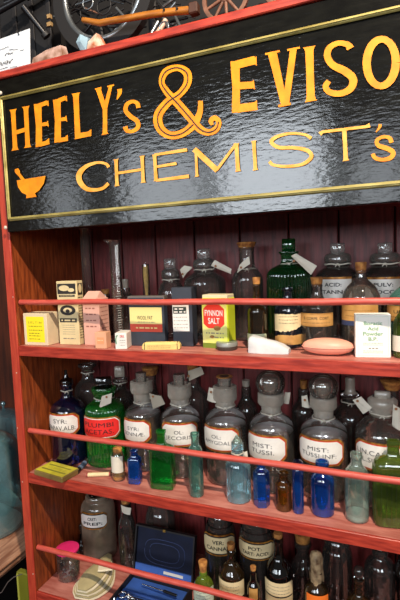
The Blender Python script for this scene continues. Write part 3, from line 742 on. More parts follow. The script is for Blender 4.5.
def d1(b, fr, sd, tp, w, d, h):
    rect(b, fr, -w*.38, w*.38, -h*.40, h*.40, .0003, M_ylab, 2); m = mat('dark_yellow_print', rgb(120, 104, 20), .7)
    text(b, fr, 'S E L T I N', 0, h*.22, h*.07, m, .0005, width=w*.56, bold=.0)
    for k, v in enumerate((.1, -.02, -.12, -.2, -.3)): smallprint(b, fr, -w*.28, w*(.3 if k < 2 else .2), h*v, h*.05, m, .0005)
B4('cardboard_box', 'cream cardboard box with bright yellow label at left end of top shelf', 'box', 25, 48.3, 345.5, 313.5, .012, 61, M_card, d1, yr=.013)
M_crm = mat('cream_card', rgb(222, 202, 152), .7, var=.15, scale=40)
M_bk = mat('box_black_print', rgb(38, 34, 30), .6)
def d2(b, fr, sd, tp, w, d, h):
    rect(b, fr, -w*.45, w*.45, h*.30, h*.46, .0003, M_bk); ell(b, fr, -w*.12, h*.39, w*.26, h*.045, .0005, M_crm); ell(b, fr, w*.22, h*.36, w*.16, h*.03, .0005, M_crm)
    rect(b, fr, -w*.4, w*.4, h*.255, h*.285, .0003, M_bk); smallprint(b, fr, -w*.3, w*.3, h*.27, h*.02, M_crm, .0005)
    ell(b, fr, 0, h*.045, w*.38, h*.08, .0003, M_bk); ell(b, fr, 0, h*.045, w*.22, h*.04, .0005, M_crm); ell(b, fr, 0, h*.03, w*.1, h*.03, .0007, M_bk)
    ribbonp = [fr(w*.05+w*.12*math.cos(a), h*.17+h*.022*math.sin(a), .0004) for a in [PI*k/8 for k in range(9)]]; b.tube(ribbonp, .0007, M_bk, 5)
    rect(b, fr, -w*.42, w*.42, -h*.145, -h*.08, .0003, M_bk); smallprint(b, fr, -w*.34, w*.34, -h*.112, h*.055, M_crm, .0005)
    for k in range(5): smallprint(b, fr, -w*.3, w*.3, -h*(.19+.035*k), h*.014, M_grey, .0004)
    smallprint(b, fr, -w*.3, w*.3, -h*.4, h*.03, M_grey, .0004)
    rect(b, sd, -d*.36, d*.36, h*.28, h*.46, .0003, M_bk); ell(b, sd, 0, h*.38, d*.26, h*.07, .0005, M_crm)
    for k in range(16): smallprint(b, sd, -d*.36, d*.36, h*(.24-.042*k), h*.026, M_bk, .0004)
B4('patterned_box', 'tall narrow cream and black printed carton beside the yellow-labelled box', 'box', 60, 80, 344.5, 281, .030, 86, M_crm, d2, yr=.032)
M_pink = mat('faded_pink_card', rgb(222, 168, 148), .75, var=.12, scale=40)
def d3(b, fr, sd, tp, w, d, h):
    m = mat('pink_print', rgb(150, 92, 78), .7)
    for k in range(4): smallprint(b, fr, -w*.32, w*.3, h*(.3-.13*k), h*.06, m, .0004)
    for k in range(9): smallprint(b, sd, -d*.36, d*.36, h*(.4-.09*k), h*.04, m, .0004)
t, R_, U_, V_ = B4('pink_carton', 'tall faded pink carton with open flaps behind a tiny box', 'box', 84.7, 101, 345.5, 299, .034, 110.5, M_pink, d3, yr=.036)
def flap(m):
    o = t.location; w = .0
    me = [v.co for v in t.children[0].data.vertices]; x0 = min(v.x for v in me); x1 = max(v.x for v in me); y0 = min(v.y for v in me); y1 = max(v.y for v in me); z = max(v.z for v in me)
    P = lambda x, y, zz: (o.x+x, o.y+y, o.z+zz)
    ym = (y0+y1)/2
    vs = [P(x0+.001, y0+.002, z), P(x1-.005, y0+.003, z), P(x1-.006, ym, z+.014), P(x0+.004, ym, z+.014), P(x1-.003, y1-.002, z), P(x0+.002, y1-.003, z)]
    m.add(vs, [(0, 1, 2, 3), (3, 2, 4, 5), (1, 4, 2), (0, 3, 5)], M_pink)
mb = MB(); flap(mb); mb.build('flap', t)
def d4(b, fr, sd, tp, w, d, h): rect(b, fr, -w*.3, w*.3, -h*.2, h*.2, .0003, mat('peach_print', rgb(224, 150, 104), .7)); smallprint(b, fr, -w*.25, w*.25, h*.02, h*.1, M_cream, .0005)
B4('tiny_box', 'tiny peach-coloured cube box in front of the pink carton', 'box', 95.2, 106.6, 348, 332.5, .006, 111.5, mat('peach_card', rgb(222, 166, 130), .7, var=.1), d4, yr=.009)
def d5(b, fr, sd, tp, w, d, h):
    text(b, fr, 'ORAL', w*.12, h*.3, h*.16, mat('red_print', rgb(200, 50, 50), .6), .0005, width=w*.4)
    ribs_ = [fr(-w*.3+w*.12*math.cos(a), h*.05+h*.3*math.sin(a), .0004) for a in [PI*k/8+1.2 for k in range(8)]]; b.tube(ribs_, .0009, mat('green_print', rgb(60, 140, 90), .6), 5)
    for k in range(3): smallprint(b, fr, -w*.1, w*.38, h*(.05-.15*k), h*.06, M_grey, .0004)
B4('tiny_box', 'tiny white box with red and green print next to the peach one', 'box', 115.4, 127, 347, 333, .008, 132.6, M_white, d5, yr=.014)
# wool fat tin
M_bgrey = mat('blue_grey_tin', rgb(112, 124, 132), .45, col2=rgb(70, 78, 88), scale=14)
M_bdark = mat('navy_tin', rgb(52, 60, 72), .45, var=.3)
def d6(b, fr, sd, tp, w, d, h):
    rect(b, fr, -w*.47, w*.44, -h*.20, h*.30, .0003, mat('straw_label', rgb(232, 216, 140), .6)); rect(b, fr, -w*.47, w*.44, -h*.20, -h*.04, .0005, mat('brick_red_band', rgb(206, 72, 48), .6))
    text(b, fr, 'WOOL FAT', -w*.04, h*.09, h*.08, M_ink, .0006, width=w*.44, bold=.005); smallprint(b, fr, -w*.3, w*.3, -h*.12, h*.06, MATS['straw_label'], .0007)
    smallprint(b, fr, -w*.25, w*.25, -h*.0, h*.03, M_grey, .0006); rect(b, fr, -w*.5, w*.5, h*.38, h*.46, .0003, M_bgrey)
    ell(b, fr, 0, -h*.62, w*.42, h*.32, .0004, M_bgrey) if False else None
t, *_ = B4('square_tin', 'blue-grey square tin with straw and red WOOL FAT label', 'tin', 130.5, 165.5, 348, 297.5, .045, 169, M_bdark, d6, yr=.047)
def lid_on(t, h, m, grow=.0012, name='lid'):
    bd = t.children[0]; vs = [v.co for v in bd.data.vertices]; zt_ = max(v.z for v in vs)
    c = Vector((sum(v.x for v in vs)/len(vs), sum(v.y for v in vs)/len(vs), 0)); cor = [v for v in vs if v.z > zt_-1e-5]
    mb = MB(); o = t.location; n = len(cor)
    cor.sort(key=lambda v: math.atan2(v.y-c.y, v.x-c.x))
    V2 = []
    for z, s in ((zt_-h*.5, 1.03), (zt_+h*.4, 1.03), (zt_+h*.5, .99)):
        for v in cor: V2.append(o+Vector((c.x+(v.x-c.x)*s*1.03, c.y+(v.y-c.y)*s*1.03, z)))
    fs = [(r*n+k, r*n+(k+1) % n, r*n+n+(k+1) % n, r*n+n+k) for r in range(2) for k in range(n)] + [tuple(2*n+k for k in range(n))]
    mb.add(V2, fs, m); return mb.build(name, t)
lid_on(t, .0055, mat('dull_tin_lid', rgb(120, 112, 104), .4, metal=.4))
M_bbox = mat('slate_blue_card', rgb(52, 58, 70), .6, var=.35, scale=20)
def d7(b, fr, sd, tp, w, d, h):
    rect(b, fr, -w*.47, w*.34, -h*.24, h*.22, .0003, M_white); rect(b, fr, -w*.44, w*.22, h*.06, h*.175, .0005, mat('dark_green_print', rgb(40, 56, 50), .6))
    smallprint(b, fr, -w*.36, w*.14, h*.14, h*.06, M_white, .0007); smallprint(b, fr, -w*.4, w*.18, h*.09, h*.05, M_white, .0007)
    for k in range(4): smallprint(b, fr, -w*.43, w*.26, h*(-.0-.06*k), h*.022, M_grey, .0005)
B4('slate_box', 'slate-blue carton with white printed label beside the WOOL FAT tin', 'box', 173.5, 193.5, 346.5, 287.5, .055, 198, M_bbox, d7, yr=.060)
M_lime = mat('lime_tin', rgb(206, 216, 50), .4, col2=rgb(184, 196, 40), scale=20)
def d8(b, fr, sd, tp, w, d, h):
    rect(b, fr, -w*.47, w*.47, -h*.5, h*.4, .0002, mat('pale_lime_front', rgb(230, 226, 150), .5, col2=rgb(206, 212, 80), scale=25))
    cx = -.02*w; octo(b, lambda u, v, o: fr(u+cx, v+h*.13, o), w*.40, h*.235, w*.2, .0004, mat('tomato_red', rgb(214, 52, 34), .45))
    text(b, fr, 'FYNNON', cx, h*.20, h*.12, M_white, .0006, width=w*.68, bold=.015); text(b, fr, 'SALT', cx, h*.045, h*.12, M_white, .0006, width=w*.44, bold=.015)
    smallprint(b, fr, -w*.34, w*.34, -h*.2, h*.05, M_grey, .0005); smallprint(b, fr, -w*.2, w*.34, -h*.28, h*.05, M_grey, .0005)
    ell(b, fr, w*.1, -h*.1, w*.13, h*.05, .0006, mat('brown_print', rgb(150, 110, 50), .6)); ell(b, fr, -w*.1, -h*.27, w*.08, h*.03, .0006, MATS['brown_print'])
    rect(b, fr, -w*.47, w*.2, -h*.5, -h*.40, .0005, mat('olive_green_band', rgb(110, 128, 30), .6))
t, *_ = B4('salt_tin', 'lime green tin with red FYNNON SALT badge and cream lid', 'tin', 202.6, 228.5, 347, 297.5, .056, 236.5, M_lime, d8, yr=.050, bev=.0025)
lid_on(t, .009, mat('cream_lid', rgb(226, 210, 170), .5, var=.15))
# paper packet lying
def packet():
    a = atz(144, 350, Z1); b = atz(178, 349.6, Z1); U = (b-a); w = U.length; U.normalize(); V = Vector((-U.y, U.x, 0))
    t = thing('paper_packet', 'folded yellowed paper packet lying before the WOOL FAT tin', 'packet', (a+b)/2)
    m = MB(); h = .0125; d = .017; ys = mat('yellowed_paper', rgb(226, 198, 120), .7, var=.15, scale=40)
    sec = [(0, 0), (0, h*.75), (d*.2, h), (d*.85, h*.95), (d, h*.6), (d, 0)]
    xs = [-.0035, .0, w*.5, w, w+.0035]; sc = [.55, 1, 1.03, 1, .55]; vs = []
    for x, s in zip(xs, sc):
        for (y, z) in sec: vs.append(a+U*x+V*(d/2+(y-d/2)*(.9 if s < 1 else 1))+Vector((0, 0, .0003+h*.25*(1-s)+z*s)))
    n = len(sec); fs = [(i*n+k, (i+1)*n+k, (i+1)*n+(k+1) % n, i*n+(k+1) % n) for i in range(4) for k in range(n)]
    fs += [tuple(range(n)), tuple(4*n+k for k in range(n))[::-1]]
    m.add(vs, fs, ys); m.build('wrapper', t)
    m = MB(); sf = flat_surf(a+U*w*.5+Vector((0, 0, .006)), U, (0, 0, 1))
    for k in range(2): smallprint(m, sf, -w*.4, w*.3, .001-.0035*k, .0018, mat('brown_ink', rgb(120, 90, 50), .7), .0006)
    m.build('printing', t)
    for x in (.02, .98):
        m = MB(); m.tube([a+U*w*x+V*(y-.0002 if y == 0 else y)+Vector((0, 0, z+.0006)) for y, z in sec[:5]], .0006, M_bk, 5); m.build('end_crease', t)
packet()
p = atz(224.8, 350.5, Z1); p.y += .012
t = thing('round_tin', 'small round grey pill tin lying before the FYNNON SALT tin', 'tin', p)
r = 10.4*depth(p)/F
mb = MB(); mb.lathe(p, [(r*.96, .0002), (r, .001), (r, .008)], mat('grey_tin_side', rgb(96, 92, 84), .4, metal=.5, var=.3), 36); mb.build('body', t)
mb = MB(); mb.lathe(p, [(r*1.03, .0065), (r*1.03, .0125), (r*.98, .0135), (r*.9, .0128)], mat('grey_tin_lid', rgb(150, 154, 146), .4, metal=.3, var=.2), 36, cap1=True); mb.build('lid', t)
# white lump (crumpled paper / plaster)
def lump():
    prof = [(249, 350, 337.5), (252, 351, 335.6), (258, 351.5, 336.5), (266, 352, 339.5), (275, 352, 342), (283, 352, 345), (289, 351.5, 349.5)]
    Y = .026; vs = []; n = 10
    t = thing('white_lump', 'white wedge-shaped lump lying before the small brown bottle', 'lump', atz(266, 352, Z1))
    for i, (x, yb, yt) in enumerate(prof):
        zt_ = at(x, yt, Y+.006).z; X = at(x, 345, Y+.006).x; e = .7 if i in (0, len(prof)-1) else 1
        for k in range(n):
            a = PI*k/(n-1); rr = random.uniform(.92, 1.06)
            vs.append(Vector((X+random.uniform(-.0006, .0006), Y+.010-.0135*e*math.copysign(abs(math.cos(a))**.7, math.cos(a))*rr, Z1+.0004+(zt_-Z1)*(math.sin(a)**.45)*rr)))
    fs = [(i*n+k, (i+1)*n+k, (i+1)*n+k+1, i*n+k+1) for i in range(len(prof)-1) for k in range(n-1)]
    fs += [(i*n+n-1, (i+1)*n+n-1, (i+1)*n, i*n) for i in range(len(prof)-1)] + [tuple(range(n))[::-1], tuple((len(prof)-1)*n+k for k in range(n))]
    m = MB(); m.add(vs, fs, mat('chalk_white', rgb(206, 208, 208), .75, var=.14, scale=60, bump=.8), True); m.build('body', t)
lump()
# pink soap
p = atz(327.6, 347, Z1); p.y = .040; X = at(327.6, 346, .040).x; dp = depth(Vector((X, .04, Z1+.01)))/F
t = thing('soap_bar', 'oval peach-pink soap bar lying left of the Boracic Acid box', 'soap', (X, .040, Z1))
mb = MB(); A, H = 25*dp, 8.4*dp; vs = []; n, k_ = 12, 40
for i in range(n+1):
    ph_ = -PI/2+PI*i/n
    for k in range(k_):
        a = 2*PI*k/k_; rr = math.copysign(abs(math.cos(ph_))**.8, 1)
        vs.append(Vector((X+A*rr*math.cos(a), .040+A*.52*rr*math.sin(a), Z1+H+H*.98*math.copysign(abs(math.sin(ph_))**1.0, math.sin(ph_)))))
mb.add(vs, [(i*k_+k, i*k_+(k+1) % k_, (i+1)*k_+(k+1) % k_, (i+1)*k_+k) for i in range(n) for k in range(k_)], mat('peach_soap', rgb(238, 170, 146), .45, col2=rgb(226, 152, 128), scale=20), True)
mb.build('bar', t)
mb = MB(); mb.tube([(X+A*1.0*math.cos(a), .04+A*.52*math.sin(a), Z1+H) for a in [2*PI*k/48 for k in range(48)]], .0009, MATS['peach_soap'], 6, True); mb.build('seam', t)
def d9(b, fr, sd, tp, w, d, h):
    gm = mat('sage_print', rgb(120, 164, 124), .6)
    for (u, v) in ((0, 0),):
        L = w*.43; Hh = h*.45
        for (a0, a1, b0, b1) in ((-L, L, Hh-.0004, Hh), (-L, L, -Hh, -Hh+.0004), (-L, -L+.0004, -Hh, Hh), (L-.0004, L, -Hh, Hh)): rect(b, fr, a0, a1, b0, b1, .0003, mat('pale_sage_print', rgb(186, 204, 180), .6), 1)
    for s, v, ww in (('Boracic', .30, .52), ('Acid', .18, .3), ('Powder', .06, .56), ('B.P.', -.06, .26)): text(b, fr, s, 0, h*v, h*.085, gm, .0004, width=w*ww, bold=.02)
    for k, v in enumerate((-.16, -.2, -.34, -.38)): smallprint(b, fr, -w*.28, w*.28, h*v, h*.022, gm, .0004)
    smallprint(b, fr, -w*.12, w*.14, -h*.28, h*.05, M_grey, .0004)
t, *_ = B4('boracic_box', 'white carton printed Boracic Acid Powder B.P. at the front right', 'box', 355.6, 391, 360, 314.4, .026, 391.6, mat('white_card', rgb(236, 236, 226), .6, var=.06), d9, yr=.033, dep=.022)
# the carton's narrow left side is printed green-grey
# bottles, front/middle
GS = 'bottles along the top shelf'
G_plate = glass('clear_plate_glass', (.86, .84, .82), dust=.16, dcol=rgb(190, 186, 180), spec=2.2, bump=.6, bs=120)
G_cap = glass('dull_cap_glass', (.6, .56, .53), dust=.2, dcol=rgb(150, 144, 136), rough=.15, spec=1.3)
def tp(label, Y, cx, prof, g, **k): return vessel(k.pop('name', 'glass_bottle'), label, 'bottle', Y, Z1, cx, prof, g, k.pop('group', GS), **k)
def torn(m, sf, W, H):
    n = 22; us = [-W+2*W*i/n for i in range(n+1)]; rn = random.Random(3)
    cut = [(-H*.12 + H*.35*max(0, (u/W))**1 + rn.uniform(-.05, .05)*H) for u in us]
    strip(m, sf, us, cut, [H*(.96+rn.uniform(-.04, .02)) for u in us], .0003, M_cream)
    strip(m, sf, us, [-H*.96]*len(us), [min(c-.25*H-.1*H*math.sin(u/W*5), -H*.35) for c, u in zip(cut, us)], .0003, M_tan)
    for k in range(3): smallprint(m, sf, -W*.6, W*.5, H*(.8-.2*k), H*.07, M_bk, .0005)
def tanlab(txt, tw=1.25):
    def f(m, sf, W, H):
        octo(m, sf, W, H, H*.08, .0003, M_tan); text(m, sf, txt, W*.05, H*.25, H*.42, M_ink, .0005, width=W*tw, bold=.01)
        rect(m, sf, -W*.95, W*.95, H*.86, H*.92, .0005, M_lgold); rect(m, sf, -W*.95, W*.95, -H*.92, -H*.86, .0005, M_lgold)
        smallprint(m, sf, -W*.7, W*.7, -H*.45, H*.25, mat('brown_ink', rgb(120, 90, 50), .7), .0005)
    return f
tp('small navy bottle with a torn cream label below the big green bottle', .094, 287.7, [(287.5, 5.2), (289.5, 5.6), (291, 4), (299, 4.2), (302, 8), (306, 12.6), (310, 13.5)], glass('navy_glass', (.06, .09, .16), dust=.1, dcol=rgb(70, 84, 104), spec=1.4), open_=True,
   lab=dict(kind='p', at=(288, 329.5, 13, 16), hw=13.5, draw=torn))
tp('corked clear bottle with narrow tan label between navy bottle and round flask', .094, 317, [(284, 5), (286, 5.8), (287, 5.2), (297, 5.6), (301, 11), (305, 15), (309, 15.6)], G_smoke, cork=(277, 284.5, 6.2, 5),
   lab=dict(kind='p', at=(316.5, 320, 15, 6.6), hw=15.6, draw=tanlab('E. CORPE. CORT.')))
def flab(m, sf, W, H):
    octo(m, sf, W, H, H*.05, .0003, M_tan); rect(m, sf, -W, W, -H*1.0, -H*.55, .0005, mat('navy_paper', rgb(50, 62, 96), .6)); smallprint(m, sf, -W*.6, W*.6, -H*.1, H*.12, MATS['brown_ink'], .0005)
    smallprint(m, sf, -W*.7, W*.7, H*.4, H*.1, MATS['brown_ink'], .0005)
tp('round-shouldered clear flask with cork and tan and navy label behind the Boracic box', .095, 361, [(270, 4.8), (271, 5.6), (273, 5), (279, 5.6), (282, 9), (287, 14.6), (294, 18), (301, 18.8)], G_clear, cork=(262, 271, 5.6, 5), name='round_flask',
   lab=dict(kind='p', at=(359.5, 315, 16.5, 11), hw=18.8, draw=flab))
mb = None
tp('small brown corked bottle with pale green label left of the navy bottle', .070, 257, [(284, 3.4), (285, 3.8), (286, 3.4), (303, 3.6), (306, 7), (309, 9.6), (313, 10)], G_brown, cork=(277, 284.5, 4, 3.4),
   lab=dict(kind='p', at=(256, 341, 9, 7), hw=10, draw=lambda m, sf, W, H: (octo(m, sf, W, H, H*.1, .0003, mat('sage_label', rgb(190, 196, 160), .6, var=.15)), smallprint(m, sf, -W*.6, W*.6, 0, H*.2, M_grey, .0005))))
tp('tall clear bottle with bulging orange-topped cork, tagged, behind the small brown bottle', .155, 247, [(246, 7.4), (248, 8), (249, 7.2), (266, 7.4), (270, 11), (276, 15), (282, 15.6)], G_dim, cork=(242, 247, 10, 8), ringy=(269, 9))
tp('big dark green ribbed bottle with square stopper at centre of top shelf', .155, 289, [(251.5, 9.5), (253, 9.8), (254.5, 7.4), (263, 7.4), (265, 11), (268, 18), (273, 21.6), (277, 22)], G_dgreen, cross=ribs(40, .05), seg=160,
   plate=(238.5, 251.5, 6.6, G_dgreen), ringy=(264, 8.4))
def whitelab(a, b):
    def f(m, sf, W, H):
        octo(m, sf, W, H, H*.05, .0002, M_white); rect(m, sf, -W, W, H*.82, H, .0004, M_lgold); rect(m, sf, -W, W, -H, -H*.86, .0004, M_lgold)
        text(m, sf, a, 0, H*.40, H*.30, M_ink, .0006, width=W*.9, bold=.02); text(m, sf, b, 0, -H*.18, H*.30, M_ink, .0006, width=W*1.2, bold=.02)
    return f
def wide(label, Y, cx, dy, hw, lab=None, cap=13.5, pl=7, **k):
    s = hw/21
    t = tp(label, Y, cx, [(262+dy, cap*.86), (266+dy, cap*.86), (268+dy, cap*1.1), (271+dy, hw*.85), (275+dy, hw*.98), (280+dy, hw)], k.pop('g', G_smoke), stop=[(252.6+dy, cap*.2), (253+dy, cap*.7), (255.5+dy, cap*.96), (261+dy, cap), (262.5+dy, cap*.92)], stopm=k.pop('sm', G_cap),
           stopn='stopper_cap', plate=(243+dy, 253+dy, pl, G_plate), ringy=(264+dy, cap*.9), lab=lab, name='wide_jar', **k)
    return t
wide('wide dark jar labelled ACID: TANN: with clear square stopper', .168, 337.8, 0, 22, dict(kind='p', at=(334.5, 289.5, 15.5, 12.5), hw=22, draw=whitelab('ACID:', 'TANN:')))
wide('wide dark jar labelled PULV: COCC: at right end of top shelf', .172, 385, -.5, 22, dict(kind='p', at=(384, 289.5, 17, 12.5), hw=22, draw=whitelab('PULV:', 'COCC:')), cap=15)
wide('wide clear jar with two paper tags behind the FYNNON SALT tin', .165, 204.5, 5.5, 21, cap=11.5, pl=6.4, g=G_dim)
wide('smaller clear jar behind the slate-blue carton', .170, 171, 15.5, 13.5, cap=9.4, pl=6, g=G_dim)
tp('teal-shouldered round flask cut by the right edge of top shelf', .088, 409, [(272, 5), (274, 5.6), (284, 6), (287, 9), (291, 15), (297, 19), (304, 20)], G_teal, cork=(265, 273, 6, 5), name='round_flask',
   lab=dict(kind='p', at=(402, 314, 17, 8), hw=20, draw=tanlab('UM', .5)))
tp('small green bottle with pale label at the right edge behind Boracic box', .045, 404, [(306, 4), (312, 4), (316, 7), (321, 10), (326, 10.4)], G_olive, cork=(301, 307, 4, 3.6), lab=dict(kind='p', at=(401, 344, 8, 8), hw=10.4, draw=plain(M_paper)))
tp('small stoppered bottle behind the WOOL FAT tin', .150, 126, [(288, 4), (290, 4.4), (293, 4), (297, 8), (301, 9)], G_dim, stop=[(279, 3), (280, 3.2), (288, 2.6)], stopm=G_frost)
def dk(): pass
tp('dark corked bottle behind the pink carton', .150, 106, [(294, 4), (296, 4.4), (300, 4), (304, 8), (308, 9)], G_smoke, cork=(289, 294.5, 4, 3.4))
# glass brush in a tube
X, Y_ = at(145, 300, .17).x, .17
t = tp('thin glass tube holding a yellow sponge-tipped swab at the back', .172, 145.5, [(264, 3.4), (266, 3.6), (300, 3.6)], G_clear, name='glass_tube', open_=True, group=None)
Xt = t.location.x; sc = depth(t.location)/F; zz = lambda py: at(145.5, py, .172).z
mb = MB(); mb.lathe((Xt, .172, 0), [(1.2*sc, zz(296)), (2*sc, zz(286)), (2.9*sc, zz(275)), (2.6*sc, zz(268)), (1.2*sc, zz(265))], mat('yellow_sponge', rgb(236, 200, 110), .8, var=.3, scale=150), 16, cap1=True); mb.build('swab', t)
mb = MB(); mb.lathe((Xt, .172, 0), [(.7*sc, Z1+.003), (.7*sc, zz(294))], M_cream, 10, cap1=True); mb.build('stick', t)
# measuring cylinder with a lip and foot
Yc = .085; X = at(117.6, 300, Yc).x; sc = depth(Vector((X, Yc, .36)))/F; zt_ = at(117, 240, Yc).z
t = thing('measuring_cylinder', 'tall narrow glass measuring cylinder with pouring lip', 'measuring cylinder', (X, Yc, Z1))
mb = MB(); r = 5.6*sc
mb.lathe((X, Yc, 0), [(r, Z1+.005), (r, zt_-.006), (r*1.06, zt_-.003), (r*1.24, zt_)], G_clear, 32)
mb.build('cylinder', t)
mb = MB(); mb.tube([(X-r*.9, Yc-r*.2, zt_-.004), (X-r*1.5, Yc-r*.3, zt_-.001), (X-r*1.95, Yc-r*.4, zt_+.001)], [r*.5, r*.3, r*.14], G_clear, 10); mb.build('pouring_lip', t)
mb = MB(); mb.lathe((X, Yc, 0), [(r*2, Z1+.0003), (r*2, Z1+.002), (r*1.2, Z1+.0045), (r, Z1+.006)], G_clear, 32); mb.build('foot', t)
mb = MB()
for k in range(26):
    z = Z1+.02+k*.0047; ln = 1.0 if k % 5 == 0 else .55; a0 = bearing(X, Yc)+.2
    mb.tube([(X+(r+.0002)*math.sin(a0+q*ln), Yc-(r+.0002)*math.cos(a0+q*ln), z) for q in (-.5, -.25, 0, .25, .5)], .00028, M_white, 4)
mb.build('graduation', t)
Yc = .11; X = at(89, 300, Yc).x; zt_ = at(87.5, 228, Yc).z; r = 5.2*depth(Vector((X, Yc, .36)))/F
t = thing('test_tube', 'tall dim glass tube standing behind the tall printed carton', 'glass tube', (X, Yc, Z1))
mb = MB(); mb.lathe((X, Yc, 0), [(r*.4, Z1+.0005), (r*.9, Z1+.003), (r, Z1+.008), (r, zt_-.003), (r*1.15, zt_-.001), (r*1.15, zt_)], G_dim, 28); mb.build('tube_wall', t)
# tags on the top shelf
paper_tag('long paper tag slanting right from the big dark green bottle', [(291, 256), (296, 253.5), (317, 266), (311, 275)], .118, (286, 263), hole=(294, 261), group=GT)
paper_tag('white paper tag on the neck of the tall orange-corked bottle', [(239.5, 265), (249, 256.5), (250, 264), (237, 273)], .135, (246, 269), hole=(241, 267.5), group=GT)
paper_tag('rolled paper tag at left shoulder of the wide tagged jar', [(180, 270), (184.5, 265.5), (192, 267), (183, 278)], .14, (192, 268), hole=(182.6, 274), group=GT)
paper_tag('paper tag at right shoulder of the wide tagged jar', [(211, 266), (215, 260), (231.5, 269), (231, 274)], .14, (211, 270), hole=(215.5, 266), group=GT)
# ================================================================== BOTTOM SHELF
GL = 'bottles on the bottom shelf'
def bt(label, Y, cx, prof, g, **k): return vessel(k.pop('name', 'glass_bottle'), label, 'bottle', Y, Z3, cx, prof, g, k.pop('group', GL), **k)
# pink-lidded jar
Yj = .060; X = at(68.5, 565, Yj).x; sc = depth(Vector((X, Yj, Z3+.03)))/F; r = 11.2*sc; zt_ = at(67.5, 547.5, Yj).z
t = thing('pink_lidded_jar', 'small clear jar with bright pink lid at left end of bottom shelf', 'jar', (X, Yj, Z3))
mb = MB(); mb.lathe((X, Yj, 0), chaikin([(r*.9, Z3+.0005), (r, Z3+.004), (r, zt_-.008), (r*.94, zt_-.004), (r*.94, zt_-.001)], 1), G_clear, 36); mb.build('body', t)
mb = MB(); mb.lathe((X, Yj, 0), [(r*.98, zt_-.006), (r*1.02, zt_-.005), (r*1.02, zt_-.001), (r*.97, zt_), (r*.5, zt_+.0003), (0.0002, zt_+.0004)], mat('hot_pink', rgb(236, 44, 122), .55), 36); mb.build('lid', t)
mb = MB()
for k in range(14):
    a = random.uniform(0, 6.3); q = random.uniform(.1, .6)*r; z = Z3+.004+.004*(k//3)
    c = Vector((X+q*math.cos(a), Yj+q*math.sin(a), z)); mb.tube([c, c+Vector((.008*math.cos(a*3), .006*math.sin(a*3), .004))], .0018, mat('grey_contents', rgb(150, 140, 146), .6, var=.4), 8)
mb.build('contents', t)
bt('tiny black bottle with knob stopper between pink-lidded jar and grey jar', .14, 82.5, [(534, 2.4), (537, 2.6), (539, 3), (543, 6), (547, 6.6)], G_black, stop=[(523, .8), (524.5, 2.6), (528, 3), (531, 1.8), (534, 1.8)], stopm=G_smoke)
def creamlab(a, b, m0=None, arch=True):
    def f(m, sf, W, H):
        octo(m, sf, W, H, H*.5, .0002, M_lgold); octo(m, sf, W-.001, H*.86, H*.45, .0005, M_bk); octo(m, sf, W-.0016, H*.74, H*.4, .0008, m0 or M_cream)
        text(m, sf, a, 0, H*.30, H*.36, M_ink, .0011, width=W*.6, bold=.02); text(m, sf, b, 0, -H*.28, H*.36, M_ink, .0011, width=W*1.3, bold=.02)
    return f
bt('wide grey-brown jar with white CRET: PREP: label left on bottom shelf', .150, 97.5, [(494, 11), (496, 12), (499, 11), (501, 15), (505, 16.6), (510, 17)], glass('taupe_glass', (.34, .28, .24), dust=.5, dcol=rgb(158, 138, 118), spec=1), name='wide_jar',
   lab=dict(kind='p', at=(93.5, 521.5, 12, 8.5), hw=17, draw=creamlab('CRET:', 'PREP:', M_white)), open_=True)
bt('dark glass bottle with a white tag right of the grey jar', .135, 126.5, [(503, 5), (506, 5.4), (516, 5.6), (521, 8), (528, 9)], G_smoke, cork=(498, 503, 4.6, 4.2))
paper_tag('white tag on the dark bottle right of the grey jar', [(121, 505), (131, 508), (130, 515), (122, 512)], .112, group=GT)
bt('wide clear jar behind the open instrument case', .175, 160, [(500, 10), (504, 11), (508, 12), (512, 14), (518, 15)], G_dim, name='wide_jar', stop=[(494, 5), (497, 9), (500, 10)], stopm=G_dim)
# leather pouch of papers
def pouch():
    a, b, c, d = [atz(x, y, Z3+.006) for x, y in ((61, 594), (100, 559), (121, 566), (104, 602))]
    t = thing('paper_bundle', 'folded bundle of cream papers and pouch before the grey jar', 'papers', atz(90, 585, Z3))
    mm = [mat('old_cream_cloth', rgb(232, 220, 190), .8, var=.15, scale=40), mat('old_olive_cloth', rgb(186, 172, 126), .8, var=.25, scale=40)]
    for L in range(6):
        m = MB(); n = 10; vs = []; f = 1-.09*L
        for i in range(n+1):
            s = i/n
            P = a.lerp(b, s); Q = d.lerp(c, s); bow = math.sin(PI*s)**.7
            for j in range(7):
                v = j/6; p = P.lerp(Q, .5+(v-.5)*(.35+.65*bow)*f)
                h = .004+.0042*L+.007*bow*math.sin(PI*v)*(.6+.1*L)+.0012*math.sin(s*9+L)
                vs.append(Vector((p.x, p.y, Z3+h)))
        k = len(vs); vs += [v-Vector((0, 0, .0022)) for v in vs[:k]]
        fs = [(i*7+j, (i+1)*7+j, (i+1)*7+j+1, i*7+j+1) for i in range(n) for j in range(6)]
        fs2 = [tuple(k+q for q in g[::-1]) for g in fs]
        ed = [(i*7+j0, i*7+j0+k, (i+1)*7+j0+k, (i+1)*7+j0) for i in range(n) for j0 in (0, 6)] + [(e*7+j, e*7+j+1, e*7+j+1+k, e*7+j+k) for e in (0, n) for j in range(6)]
        m.add(vs, fs+fs2+ed, mm[L % 2], True); m.build('leaf', t)
    p = atz(106, 568, Z3+.034); m = MB(); m.box(p-Vector((.016, .010, .001)), p+Vector((.014, .012, .003)), MATS['old_cream_cloth'], rot=Matrix.Rotation(.5, 3, 'Z'), piv=p, bev=.001); m.build('folded_note', t)
pouch()
